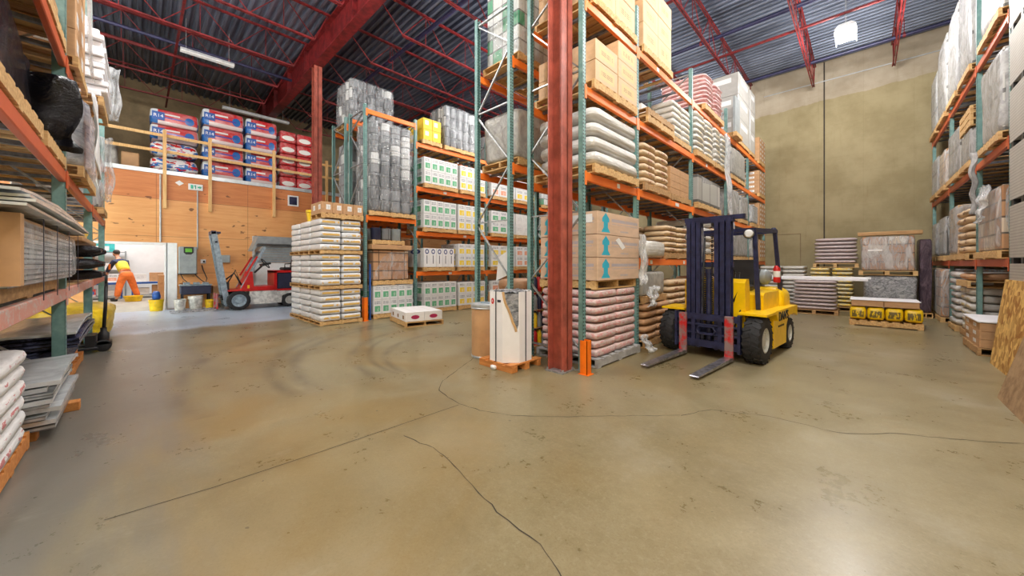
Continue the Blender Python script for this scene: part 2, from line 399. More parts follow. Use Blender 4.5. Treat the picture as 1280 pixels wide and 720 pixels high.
K['s_foil'] = sack_mat('rosy_foil_sack', sRGB(200,184,184), None, .14, bump=1.0)
K['s_pink'] = sack_mat('pale_pink_sack', sRGB(230,200,198), sRGB(214,150,150), .35, 'all', -.4, .4, .3)
# films
def film(name, tint, a0, a1, rough=.12, stretch=(1,1,.35), scale=7, bump=.8, dark=None):
    m = Mat(name, tint, rough); n = m.noise(scale, 5, .65, stretch=stretch, dist=1.2, kind='Object'); w = m.noise(scale*3, 4, .6, stretch=(1,1,.2))
    m.color(m.mix(n.smooth(.35,.7), dark or tuple(k*.55 for k in tint), tint))
    al = n.smooth(.3,.7)*(a1-a0) + a0; m.set('Alpha', al); m.bump(n*.6+w*.4, bump, .05); return m.m
K['film'] = film('clear_stretch_film', (.82,.84,.86), .2, .62, .1, (1,1,.25), 9, .8, (.6,.62,.64))
K['film_jar'] = film('clear_film_over_jars', (.8,.83,.86), .03, .38, .08, (1,1,.3), 14, .8, (.6,.63,.66))
K['film_soft'] = film('cloudy_stretch_film', (.54,.54,.54), .55, .85, .25, (1,1,.6), 5, .35, (.42,.42,.42))
K['film_thin'] = film('thin_stretch_film', (.9,.9,.9), .05, .34, .1)
def opaque_film(name, a, b, scale=6, stretch=(1,1,.3), rough=.15, bump=.9, metal=0.0, thr=(.35,.65)):
    m = Mat(name, a, rough, metal); n = m.noise(scale, 6, .7, stretch=stretch, dist=1.5); m.color(m.mix(n.smooth(*thr), a, b)); m.bump(n, bump, .06); return m.m
K['blackfilm'] = opaque_film('black_stretch_film', (.004,.004,.007), (.012,.012,.018), 2.6, (1,1,1.4), .14, .8)
K['foil'] = opaque_film('crinkled_silver_film', sRGB(120,124,128), sRGB(206,208,212), 9, (1,1,1.6), .22, .9, .3)
K['greyfilm'] = opaque_film('grey_stretch_film', sRGB(138,136,132), sRGB(176,174,168), 5, (1,1,.8), .3, .35)
K['silverblue'] = opaque_film('blue_silver_film', sRGB(150,156,164), sRGB(232,235,240), 2.4, (.5,.3,2.2), .16, .6, .25)
K['silversmooth'] = opaque_film('smooth_silver_sheet', sRGB(196,200,202), sRGB(226,230,232), 2, (1,1,1), .25, .15, .35)
K['tarp'] = opaque_film('yellow_plastic_tarp', sRGB(206,170,10), sRGB(246,214,40), 3, (1,1,1), .35, .5)
K['purple'] = opaque_film('dark_purple_film', sRGB(52,40,54), sRGB(110,92,104), 6)
def tiers(name, cols, sx, sz, rough=.4):
    # rows of packed goods: colour per cell
    m = Mat(name, cols[0], rough); x, y, z = m.xyz()
    cell = ((x*sx).floor()*7.3 + (y*sx).floor()*3.7 + (z*sz).floor()*11.9).sin()*43.7
    r = cell.frac(); c = m.mix(r > .4, cols[0], cols[1]); c = m.mix(r > .75, c, cols[2])
    gap = ((z*sz).frac() < .12).max(((x*sx).frac() < .06)*((y*sx).frac() > .0)).max((y*sx).frac() < .06)
    m.color(m.mix(gap*.8, c, (.03,.03,.03))); return m.m
K['jars'] = tiers('dark_jar_trays', (sRGB(126,130,134), sRGB(84,88,92), sRGB(206,208,208)), 3.3, 3.1)
K['packs'] = tiers('green_white_packs', (sRGB(206,210,208), sRGB(186,190,190), sRGB(70,150,110)), 4, 4)
K['bottles'] = tiers('coloured_bottles', (sRGB(130,40,46), sRGB(70,74,90), sRGB(226,190,30)), 7, 6)
K['brickbox'] = tiers('brown_carton_tiers', (sRGB(168,124,90), sRGB(184,142,106), sRGB(206,190,170)), 2.6, 4)
K['smallbox'] = tiers('tan_small_cartons', (sRGB(206,170,126), sRGB(222,190,150), sRGB(176,136,96)), 5, 6)
K['whitebox'] = tiers('grey_white_carton_tiers', (sRGB(176,175,170), sRGB(162,160,156), sRGB(190,186,180)), 1.6, 1.7)
# misc
K['white_sheet'] = None
m = Mat('white_panel_edges', (.6,.6,.58), .6); x, y, z = m.xyz(); n = m.noise(6, 4, rnd=False)
ln = ((z/.042).frac() < .22); m.color(m.mix(ln*.6, m.mix(n, sRGB(166,161,152), sRGB(184,180,172)), sRGB(120,116,110))); K['sheets'] = m.m
m = Mat('silver_panel_edges', (.6,.6,.6), .3, .5); x, y, z = m.xyz(); n = m.noise(6, 4)
ln = ((z/.03).frac() < .35); m.color(m.mix(ln*.7, m.mix(n.smooth(.3,.7), sRGB(150,156,158), sRGB(214,218,220)), sRGB(70,74,80))); K['silveredge'] = m.m
K['navy'] = plain('navy_mast_paint', (.022,.026,.075), .38, .1, .3, 10)
K['fork_yellow'] = plain('truck_yellow_paint', sRGB(246,200,8), .32, 0, .06, 6)
K['rubber'] = plain('tyre_rubber', (.016,.016,.018), .75, 0, .3, 20)
K['rim'] = plain('grey_wheel_rim', sRGB(190,192,186), .45, .1, .1, 10)
K['steel'] = plain('worn_steel', (.46,.46,.5), .28, .8, .3, 14)
m = Mat('red_worn_fork_paint', (.4,.1,.1), .4, .3); n = m.noise(9, 5, .7); m.color(m.mix(n.smooth(.42,.6), sRGB(150,130,130), sRGB(206,36,40))); K['forkred'] = m.m
K['black'] = plain('black_plastic', (.015,.015,.017), .45)
K['redpaint'] = plain('truck_red_paint', sRGB(196,30,30), .35, 0, .1)
K['bluegrey'] = plain('blue_grey_steel', sRGB(150,166,178), .4, .15, .2, 10)
K['dirtywhite'] = plain('dirty_white_paint', sRGB(206,204,198), .5, 0, .25, 8)
K['white'] = plain('white_paint', (.8,.8,.8), .5, 0, .04)
K['alu'] = plain('pale_metal', sRGB(190,194,196), .35, .4, .1)
K['grey'] = plain('grey_enamel', sRGB(150,158,160), .4, .1, .08)
K['green_screen'] = plain('green_display', sRGB(110,190,60), .4)
K['signgreen'] = plain('green_sign_print', sRGB(60,170,140), .5)
K['blue'] = plain('blue_paint', sRGB(40,90,170), .45)
K['darkblue'] = plain('dark_blue_bench_paint', sRGB(40,44,70), .5)
K['yellowbin'] = plain('yellow_bucket_plastic', sRGB(240,200,30), .4)
K['guard'] = plain('orange_post_guard', sRGB(250,120,10), .45, 0, .08)
K['drum'] = plain('fibre_drum_kraft', sRGB(204,160,116), .5, 0, .06)
K['cartonwhite'] = plain('white_corrugated', (.9,.9,.93), .5, 0, .02)
K['torn'] = plain('torn_kraft_edge', sRGB(206,168,120), .8)
K['strap'] = plain('dark_strap', (.02,.02,.04), .5)
K['skin'] = plain('skin', sRGB(200,150,120), .6)
K['orange_cloth'] = plain('orange_workwear', sRGB(236,128,62), .8)
K['vest'] = plain('yellow_vest', sRGB(246,226,80), .7)
K['navy_cloth'] = plain('navy_workwear', sRGB(40,50,80), .8)
K['hair'] = plain('dark_hair', (.03,.025,.02), .7)
K['teal'] = plain('teal_print', sRGB(60,190,190), .5)
K['shutter'] = plain('grey_shutter', sRGB(150,156,158), .5, .1, .08)
K['redcloth'] = plain('red_plastic', sRGB(200,30,30), .4)
K['ink'] = plain('black_lettering', (.01,.01,.01), .6)
K['white_ink'] = plain('white_lettering', (.9,.9,.9), .6)
K['lampshell'] = plain('white_lamp_housing', (.75,.76,.78), .35)
m = Mat('lit_lamp_lens', (1,1,1), .4); m.set('Emission Color', (1,.98,.94,1)); m.set('Emission Strength', 14.0); K['lens'] = m.m
def insul(name, base, fn):
    m = Mat(name, base, .22); u, v, nx, nz, x, y = face_uv(m); n = m.noise(3, 5, .6, dist=1)
    c = m.mix(n.smooth(.35,.7)*.25, base, (.75,.7,.7)); c = fn(m, c, u, v, nx, nz); m.color(c); m.bump(n, .3, .04); return m.m
RED = sRGB(196,40,44); BLU = sRGB(44,104,176)
K['i_red'] = insul('red_insulation_wrap', RED, lambda m,c,u,v,nx,nz: m.mix((u.band(-.6,-.34)*nx).max((1.0-nx)*(1.0-nz)), m.mix(R(u,v,-.34,.5,-.5,-.26)*.8, m.mix(R(u,v,-.28,.3,-.06,.02), m.mix(R(u,v,-.28,.1,.14,.24), m.mix(((u-.3)*(u-.3)*6+v*v) < .06, c, BLU), (.8,.78,.78)), sRGB(70,70,160)), (.72,.70,.70)), m.mix(v < -.05, (.68,.72,.76), BLU)))
K['i_round'] = insul('white_insulation_wrap', (.72,.72,.74), lambda m,c,u,v,nx,nz: m.mix((m.noise(5,2,.5) > .56), m.mix((m.noise(4.4,2,.5) > .56), c, BLU), RED))
K['i_oval'] = insul('red_insulation_wrap_white_ovals', RED, lambda m,c,u,v,nx,nz: m.mix(((u-.0)*(u-.0)*1.6 + (v+.12)*(v+.12)*5) < .22, c, (.78,.76,.72)))
K['packfloor'] = plain('dusty_concrete', sRGB(168,160,146), .6, 0, .1, 3)
# ------------------------------------------------------------------ the building (camera at the origin, z up; racks run along X and Y)
FX0, FX1, FY0, FY1, CZ = -21.4, 3.3, -3.7, 17.75, 9.0
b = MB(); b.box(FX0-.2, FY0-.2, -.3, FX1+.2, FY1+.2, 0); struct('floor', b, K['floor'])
def strip(pts, w, seed=1):
    r = random.Random(seed); b = MB(); vs = []; P = [Vector((x, y, 0)) for x, y in pts]; Q = []
    for i in range(len(P)-1):
        n = max(2, int((P[i+1]-P[i]).length/.07))
        for k in range(n): Q.append(P[i].lerp(P[i+1], k/n))
    Q.append(P[-1])
    for i, p in enumerate(Q):
        d = (Q[min(i+1,len(Q)-1)]-Q[max(i-1,0)]).normalized(); nrm = Vector((-d.y, d.x, 0)); j = (r.random()-.5)*w*2.2*(seed > 0); ww = w*(.35+.8*r.random() if seed > 0 else 1)
        vs += [p+nrm*(j+ww/2)+Vector((0,0,.0015)), p+nrm*(j-ww/2)+Vector((0,0,.0015))]
    b.add(vs, [(2*i, 2*i+1, 2*i+3, 2*i+2) for i in range(len(Q)-1)]); return b
struct('floor_joint', strip([(-3.19,-.14),(-3.13,.36),(-3.11,1.01),(-3.09,2.37)], .007, 0), K['crack'])
struct('floor_crack', strip([(-4.58,3.93),(-4.18,3.23),(-3.84,2.67),(-3.61,2.48),(-3.35,2.42),(-3.11,2.39),(-2.82,2.44),(-2.49,2.57),(-2.14,2.88),(-1.69,3.34),(-1.3,3.74)], .009, 3), K['crack'])
struct('floor_crack', strip([(-2.88,1.61),(-2.52,1.67),(-2.27,1.66),(-2.01,1.59),(-1.81,1.56),(-1.59,1.51),(-1.39,1.5),(-1.24,1.49),(-1.13,1.46),(-1.0,1.4)], .008, 5), K['crack'])
struct('floor_crack', strip([(-1.3,3.74),(-1.12,4.11),(-.67,4.33),(-.37,4.33),(-.17,4.32),(.03,4.47),(.16,4.64),(.4,4.77),(.69,4.95),(.95,5.13),(1.2,5.3)], .009, 8), K['crack'])
# corrugated roof deck, ribs along X
b = MB(); pitch, prof = .205, ((0,0),(.07,0),(.095,.085),(.18,.085)); pts = []; y = FY0 - .2
while y < FY1 + .2:
    for (a, h) in prof: pts.append((y+a, CZ+h))
    y += pitch
vs = [(FX0-.2, a, h) for a, h in pts] + [(FX1+.2, a, h) for a, h in pts]; n = len(pts)
b.add(vs, [(i, i+1, n+i+1, n+i) for i in range(n-1)]); struct('ceiling', b, K['deck'])
b = MB(); b.box(FX0-.2, FY0-.2, CZ+.12, FX1+.2, FY1+.2, CZ+.3); struct('ceiling_slab', b, K['dim_wall'])
b = MB(); b.box(FX0, FY1, 0, FX1+.2, FY1+.25, CZ+.1); struct('wall_right', b, K['tan'])
b = MB(); b.box(-1.06, FY1-.012, 0, -1.02, FY1+.01, CZ); struct('trim_1', b, K['crack'])                       # expansion joint
b = MB(); b.box(-2.9, FY1-.02, 8.28, FX1, FY1+.01, 8.31); struct('trim_2', b, K['alu'])                        # thin conduit line high on the wall
b = MB(); b.box(-2.25, FY1-.012, 0, -1.92, FY1+.01, .01)
for z in (2.65,): b.box(-3.2, FY1-.012, z, -1.72, FY1+.01, z+.03)
b.box(-1.75, FY1-.012, 0, -1.72, FY1+.01, 2.68); struct('trim_3', b, K['dim_wall'])                            # walled-up doorway outline
b = MB(); b.box(FX1, FY0-.2, 0, FX1+.25, FY1+.2, CZ+.1); struct('wall_behind_rack', b, K['tan'])
b = MB(); b.box(FX0-.2, FY0-.25, 0, FX1+.2, FY0, CZ+.1); struct('wall_left', b, K['dim_wall'])
b = MB(); b.box(FX0-.25, FY0, 4.4, FX0, FY1, CZ+.1); b.box(FX0-.25, FY0, 0, FX0, FY1, 4.4); struct('wall_back', b, K['dim_wall'])
# plywood wall under the mezzanine, with the doorway to the packing room
WX = -16.5
b = MB(); t = -.12
b.box(WX+t, FY0, 0, WX, -1.05, 4.45); b.box(WX+t, .62, 0, WX, FY1, 4.45); b.box(WX+t, -1.05, 2.16, WX, .62, 4.45); struct('wall_plywood', b, K['ply'])
b = MB(); b.box(WX-.12, FY0, 4.45, WX+.05, FY1, 4.58); struct('trim_4', b, K['alu'])
b = MB(); b.box(FX0, FY0, 4.4, WX-.12, FY1, 4.56); struct('floor_mezzanine', b, K['pallet2'])
b = MB(); b.box(WX-.14, -1.05, 2.12, WX+.03, .66, 2.2); b.box(WX-.14, .60, 0, WX+.03, .66, 2.12); struct('trim_5', b, K['white'])
b = MB(); b.box(WX-.05, .64, .02, WX+.03, .9, 2.2); b.box(WX+.03, .66, .05, WX+.04, .88, .5); struct('door_1', b, K['white'])
# packing room behind the doorway
b = MB(); b.prism([(WX,0.0),(WX-.9,.2),(FX0,.2),(FX0,.002),(WX,-.002)], FY0, 2.6, axis='y'); struct('floor_packing_room', b, K['packfloor'])
b = MB(); b.box(FX0, FY0, .2, FX0+.06, 2.6, 4.4); b.box(FX0, 2.6, 0, WX-.12, 2.7, 4.4); struct('wall_packing_room', b, K['white_wall'])
b = MB(); b.box(FX0, FY0, 4.3, WX-.12, 2.6, 4.4); struct('ceiling_packing_room', b, K['white_wall'])
# steel frame
gx = [(-21.3, 3.2)]
b = MB(); GY = 4.14
b.box(-21.3, GY-.15, 8.05, 3.2, GY+.15, 8.085); b.box(-21.3, GY-.15, 8.9, 3.2, GY+.15, 8.935); b.box(-21.3, GY-.012, 8.085, 3.2, GY+.012, 8.9)
for X in [-20+2.03*k for k in range(12)]: b.box(X-.01, GY-.14, 8.085, X+.01, GY+.14, 8.9)
solo('roof_girder', b, K['red_steel'], 'deep red steel I-beam girder running under the corrugated roof', 'girder', (-9, GY, 8.05))
def column(X, label):
    r = thing('steel_column', label, 'column', (X, GY, 0))
    b = MB(); w, d = .24, .25
    b.box(X-d/2, GY-w/2, .02, X-d/2+.018, GY+w/2, 8.05); b.box(X+d/2-.018, GY-w/2, .02, X+d/2, GY+w/2, 8.05); b.box(X-d/2, GY-.008, .02, X+d/2, GY+.008, 8.05)
    part('shaft', b, K['red_col'], r)
    b = MB(); b.box(X-.15, GY-.15, 0, X+.15, GY+.145, .02)
    for sx in (-1,1):
        for sy in (-1,1): b.lathe([(.018,.02),(.018,.05),(0,.05)], 6, (X+sx*.13, GY+sy*.115, 0))
    part('base_plate', b, K['galv'], r)
    return r
column(-3.07, 'rust-red steel I-column at the near end of the central rack')
column(-13.07, 'red steel column behind the tall white sack stack')
# open-web roof joists
def joist(X, y0, y1, label, group):
    r = thing('roof_joist', label, 'joist', (X, y0, 8.0), group=group)
    b = MB(); b.box(X-.045, y0-.1, 8.9, X-.012, y1+.1, 8.94); b.box(X+.012, y0-.1, 8.9, X+.045, y1+.1, 8.94); part('top_chord', b, K['red_steel'], r)
    b = MB(); m0 = .9; b.box(X-.042, y0+m0, 8.0, X-.012, y1-m0*.4, 8.04); b.box(X+.012, y0+m0, 8.0, X+.042, y1-m0*.4, 8.04); part('bottom_chord', b, K['red_steel'], r)
    b = MB(); n = max(2, round((y1-y0-2*m0)/1.5)); st = (y1-y0-1.4*m0)/n; y = y0+m0; b.bar((X,y0,8.9),(X,y,8.03),.024,.024)
    for k in range(n):
        b.bar((X,y,8.03),(X,y+st/2,8.92),.02,.02); b.bar((X,y+st/2,8.92),(X,y+st,8.03),.02,.02); b.bar((X,y+st/2,8.92),(X,y+st/2,8.03),.015,.015); y += st
    b.bar((X,min(y,y1-m0*.4),8.03),(X,y1,8.9),.03,.03); part('web', b, K['red_steel'], r)
ordn = ['first','second','third','fourth','fifth','sixth','seventh','eighth','ninth','tenth','eleventh','twelfth','thirteenth']
JX = [-20.0+2.03*k for k in range(12)]; JX = [.72-2.03*k for k in range(11)]
for k, X in enumerate(reversed(JX)):
    joist(X, 4.35, 17.65, f'red open-web roof joist, {ordn[k]} from packing room, girder to tan wall', 'roof joists over the racks')
    joist(X, -3.6, 3.93, f'red open-web roof joist, {ordn[k]} from packing room, near side of girder', 'roof joists over the near aisle')
def pipe(p, q, r, label, name='sprinkler_pipe', mat='pipe'):
    R0 = thing(name, label, 'pipe', p); b = MB(); b.tube([p, q], r, 10); part('run', b, K[mat], R0)
    b = MB(); n = max(2, int((Vector(q)-Vector(p)).length/3.2))
    for k in range(n):
        c = Vector(p).lerp(Vector(q), (k+.5)/n); b.tube([c, (c.x, c.y, CZ)], .012, 6); b.lathe([(r+.012,-.03),(r+.012,.03)], 10, (c.x,c.y,c.z), 'x' if abs(p[0]-q[0]) > abs(p[1]-q[1]) else 'y')
    part('hanger', b, K['red_steel'], R0)
pipe((-21,6.0,8.45),(-6,6.0,8.45), .06, 'dark sprinkler pipe above the middle rack aisle, crossing the roof joists')
pipe((-6,12.45,8.5),(3.2,12.45,8.5), .055, 'dark blue sprinkler pipe nearer of two beside the hanging lamp')
pipe((-6,16.3,8.5),(3.2,16.3,8.5), .055, 'dark blue sprinkler pipe nearest the tan wall')
pipe((-15.0,-3.4,8.2),(-15.0,3.9,8.2), .05, 'dark sprinkler pipe along the joist with the strip lamp')
def brid(y, x0, x1, z, label):
    b = MB(); b.box(x0, y-.03, z, x1, y+.03, z+.008); b.box(x0, y-.004, z, x1, y+.004, z+.06); solo('joist_bridging', b, K['red_steel'], label, 'steel bar', (x0, y, z))
brid(12.9, -5, 3.2, 8.06, 'red steel bridging bar tying the joists beside the hanging lamp')
brid(9.3, -5, 3.2, 8.06, 'red bridging bar across joists above the yellow forklift')
brid(.8, -21, 0, 8.06, 'red bridging bar across joists on near side of girder')
brid(8.6, -21, -5.5, 8.06, 'pale bridging bar across joists above the wrapped bundle rack')
# lamps
def highbay(X, Y, z, label, vis=True):
    r = thing('high_bay_lamp', label, 'lamp', (X, Y, z), group='high bay lamps')
    hw, hl = .21, .46
    b = MB(); b.prism([(X-hw,z+.02),(X-hw*.6,z+.1),(X+hw*.6,z+.1),(X+hw,z+.02),(X+hw,z),(X-hw,z)], Y-hl, Y+hl, axis='y'); part('housing', b, K['lampshell'], r)
    b = MB(); b.box(X-hw+.03, Y-hl+.03, z-.012, X+hw-.03, Y+hl-.03, z-.001); part('lens', b, K['lens'], r)
    b = MB()
    for sx in (-1,1): b.box(X+sx*hw-.008,Y-hl,z-.07,X+sx*hw+.008,Y+hl,z-.055); [b.box(X+sx*hw-.008,Y+q*hl-.008,z-.07,X+sx*hw+.008,Y+q*hl+.008,z+.02) for q in (-1,0,1)]
    part('guard', b, K['alu'], r)
    b = MB(); b.tube([(X,Y-.4,z+.1),(X,Y-.4,CZ-.02)], .006, 6); b.tube([(X,Y+.4,z+.1),(X,Y+.4,CZ-.02)], .006, 6); part('cable', b, K['alu'], r)
def light(name, kind, loc, power, color=(1,.96,.9), size=1.0, rot=(0,0,0), sy=None):
    L = bpy.data.lights.new(name, kind); L.energy = power; L.color = color
    if kind == 'AREA':
        L.size = size
        if sy: L.shape = 'RECTANGLE'; L.size_y = sy
    else: L.shadow_soft_size = size
    return link(name, L, loc, rot)
HB = [(-.34,13.4,7.75,'lit white high bay lamp hanging over the right-hand aisle'), (-.6,8.3,7.75,'unseen high bay lamp hanging over the yellow forklift'), (-.6,3.0,7.75,'unseen high bay lamp hanging above the open floor'),  # first lamp is in view; the others are unseen, added for even light
      (-6.6,.9,7.6,'unseen high bay lamp hanging in front of the middle aisle'), (-7.2,8.0,7.6,'unseen high bay lamp hanging deep in the middle aisle'), (-11.0,-2.4,7.6,'unseen high bay lamp hanging above the near left rack'), (-7.2,13.6,7.6,'unseen high bay lamp at the far end of the middle aisle'),(1.2,-1.5,7.75,'unseen high bay lamp hanging behind the viewer')]
LP = 430
for i, (X, Y, z, lab) in enumerate(HB):
    highbay(X, Y, z, lab); light('high_bay_light', 'POINT', (X, Y, z-.45), LP*(1.0,.9,1.5,1.15,1.0,1.1,1.0,1.5)[i], (1,.98,.95) , .5)
for (X, Y, z, ln, lab) in ((-14.8,1.53,7.95,1.3,'unlit white strip lamp hanging below the joists'), (-18.9,3.6,7.9,2.4,'white strip lamp above the insulation packs')):
    r = thing('strip_lamp', lab, 'lamp', (X,Y,z)); b = MB(); b.prism([(X-.13,z+.02),(X-.06,z+.1),(X+.06,z+.1),(X+.13,z+.02)], Y-ln/2, Y+ln/2, axis='y'); part('reflector', b, K['lampshell'], r)
    b = MB()
    for dx in (-.07, 0, .07): b.tube([(X+dx, Y-ln/2, z+.005), (X+dx, Y+ln/2, z+.005)], .018, 8)
    part('tube', b, K['white'], r); b = MB()
    for s in (-1,1): b.tube([(X, Y+s*ln*.4, z+.1), (X, Y+s*ln*.4, CZ-.02)], .006, 6)
    part('cable', b, K['alu'], r)
light('packing_room_light', 'AREA', (-18.6, -.6, 4.2), 170, (.96,.98,1), 3, (0,0,0), 3)
light('dock_daylight', 'AREA', (-14.0, FY0+.1, 2.2), 1300, (.5,.7,1), 3.4, (math.radians(-90),0,0), 3.4)
b = MB(); b.box(-15.8, FY0-.02, .3, -12.2, FY0+.03, .4); b.box(-15.8, FY0-.02, 3.9, -12.2, FY0+.03, 4.0); b.box(-15.8, FY0-.02, .3, -15.7, FY0+.03, 4.0); b.box(-12.3, FY0-.02, .3, -12.2, FY0+.03, 4.0); struct('window_1', b, K['white'])
light('added_fill_light', 'AREA', (1.2, FY0+.1, 3.0), 450, (.95,.97,1), 3.0, (math.radians(-90),0,0), 3.4)  # added area light, out of view, brightening the room from behind the camera
b = MB(); b.box(-.4, FY0-.02, 1.2, 2.8, FY0+.03, 1.3); b.box(-.4, FY0-.02, 4.7, 2.8, FY0+.03, 4.8); b.box(-.4, FY0-.02, 1.2, -.3, FY0+.03, 4.8); b.box(2.7, FY0-.02, 1.2, 2.8, FY0+.03, 4.8); struct('added_light_frame', b, K['white'])  # frame made up around the added fill light

# ------------------------------------------------------------------ pallet racks
def rack(name, label, axis, face, sgn, depth, pos, H, bays, matb, pw=.08, bars=True, scraped=()):
    # axis: the run; face: the coordinate of the aisle side; sgn: which way the depth goes
    W = (lambda s, d, z: (face+sgn*d, s, z)) if axis == 'y' else (lambda s, d, z: (s, face+sgn*d, z))
    root = thing(name, label, 'pallet rack', W(pos[0], 0, 0)); RL = root.location
    pm = {}
    def post_mesh(back):
        b = MB(); t = .006; h = pw/2; q = -1 if back else 1
        def bx(s0,d0,z0,s1,d1,z1): p, r = W(s0, d0*q, z0), W(s1, d1*q, z1); o = W(0,0,0); b.box(p[0]-o[0],p[1]-o[1],z0,r[0]-o[0],r[1]-o[1],z1)
        bx(-h,0,0,h,t,H); bx(-h,0,0,-h+t,pw*.9,H); bx(h-t,0,0,h,pw*.9,H); bx(-h,pw*.9-t,0,-h+.022,pw*.9,H); bx(h-.022,pw*.9-t,0,h,pw*.9,H)
        return b.mesh('post', K['post_'+('y' if axis == 'y' else 'x')])
    M0, M1 = post_mesh(False), post_mesh(True); fm = None
    for s in pos:
        o = W(s, 0, 0); fr = link('upright_frame', None, Vector(o)-RL, parent=root)
        link('post', M0, (0,0,0), parent=fr); p = Vector(W(s, depth, 0)) - Vector(o); link('post', M1, p, parent=fr)
        if fm is None:
            b = MB(); z = .25; up = True; oo = Vector(W(s,0,0))
            def L(d, z): v = Vector(W(s, d, z)) - oo; return (v.x, v.y, z)
            b.bar(L(.03,z), L(depth-.03,z), .035, .025)
            while z + 1.0 < H - .2:
                b.bar(L(.04 if up else depth-.04, z), L(depth-.04 if up else .04, z+.95), .03, .02); z += 1.0; up = not up
                if up: b.bar(L(.03,z), L(depth-.03,z), .03, .02)
            b.bar(L(.03,H-.12), L(depth-.03,H-.12), .035, .025); b.bar(L(.04 if up else depth-.04, z), L(depth-.04 if up else .04, H-.12), .03, .02); fm = b.mesh('brace', K['galv'])
            b = MB(); P0, P1 = L(-.03,0), L(pw+.02,.01); e = (.07,0) if axis == 'x' else (0,.07); b.box(P0[0]-e[0],P0[1]-e[1],0,P1[0]+e[0],P1[1]+e[1],.008)
            P0, P1 = L(depth+.03,0), L(depth-pw-.02,.01); b.box(P0[0]-e[0],P0[1]-e[1],0,P1[0]+e[0],P1[1]+e[1],.008); fp = b.mesh('foot_plate', K['galv'])
        link('brace', fm, parent=fr); link('foot_plate', fp, parent=fr)
    hp = pw/2
    for i in range(len(pos)-1):
        for z in bays[i]:
            bm = K['scraped'] if (i, z) in scraped else matb
            for d0, d1 in ((-.004, .05), (depth-.05, depth+.004)):
                b = MB(); p, q = W(pos[i]+hp, d0, z-.125), W(pos[i+1]-hp, d1, z); b.cbox(min(p[0],q[0]),min(p[1],q[1]),p[2],max(p[0],q[0]),max(p[1],q[1]),q[2],.008)
                o = part('beam', b, bm, root)
                e = -.008 if d0 < 0 else .008
                for s0, s1 in ((pos[i]+.004, pos[i]+hp+.012), (pos[i+1]-hp-.012, pos[i+1]-.004)):
                    dd = (d0+e, d0-.001) if d0 < 0 else (d1+.001, d1+e)
                    p, q = W(s0, dd[0], z-.19), W(s1, dd[1], z+.01); b = MB(); b.box(*p, *q); part('connector', b, bm, o)
            if bars:
                n = 6 if pos[i+1]-pos[i] > 2 else 3
                for k in range(n):
                    s = pos[i]+hp+(pos[i+1]-pos[i]-pw)*(k+.5)/n; b = MB(); p, q = W(s-.025, .05, z-.05), W(s+.025, depth-.05, z-.012); b.box(*p, *q); part('support_bar', b, K['bar'], root)
    return root
CRY = [4.37, 6.06, 8.87, 11.84, 14.57, 17.4]
rack('pallet_rack', 'green and orange pallet rack facing the yellow forklift', 'y', -2.82, -1, 1.04, CRY, 6.0, [[2.81,4.03,5.27]] + [[1.6,2.81,4.03,5.27]]*4, K['orange'])
rack('pallet_rack', 'green and orange pallet rack backing onto forklift rack, behind fibre drum', 'y', -5.16, 1, .92, [4.37, 6.06, 8.87, 11.84, 14.57, 17.4], 6.0, [[3.2,5.0]] + [[1.6,3.2,5.0]]*4, K['orange'])
ARY = [4.24, 5.76, 8.58, 11.4, 14.22, 17.04]
rack('pallet_rack', 'pallet rack of green and yellow printed cartons across the middle aisle', 'y', -9.57, -1, 1.04, ARY, 5.8, [[2.81,5.68]] + [[1.27,2.48,3.82,5.14]]*4, K['orange'])
rack('pallet_rack', 'pallet rack back to back behind the green carton rack', 'y', -11.9, 1, 1.04, ARY[:4], 5.8, [[2.81,5.6]] + [[1.4,2.81,4.2]]*2, K['orange'])
rack('pallet_rack', 'pallet rack with red-orange beams along the near left aisle', 'x', -.575, -1, 1.12, [-13.3,-9.92,-6.54,-3.16], 6.2, [[1.22,2.55,3.85]]*2 + [[1.22,2.55,3.85]], K['redorange'], .11, scraped=((2,1.22),(1,1.22)))
RRY = [8.99, 11.2, 14.2, 17.3]
rack('pallet_rack', 'pallet rack with red-orange beams beside the white panel stack', 'y', 1.56, 1, 1.02, RRY, 6.6, [[],[1.58,3.4,5.28],[1.58,3.4,5.28]] and [[1.58,3.4,5.28]]*3, K['redorange'])

def beam_tags(rack_obj, X, items):
    for (y, z, w) in items:
        b = MB(); b.box(X+.0045,y-w/2,z-.10,X+.0065,y+w/2,z-.03); part('beam_tag', b, K['white'], rack_obj)
beam_tags(bpy.data.objects['pallet_rack'], -2.816, ((5.35,2.81,.09),(7.9,2.81,.2),(8.3,1.6,.1),(6.6,1.6,.1),(9.9,4.03,.1),(6.9,5.27,.1),(10.6,2.81,.12)))
beam_tags(bpy.data.objects['pallet_rack.002'], -9.566, ((7.0,1.27,.12),(7.6,2.48,.12),(6.8,3.82,.12)))
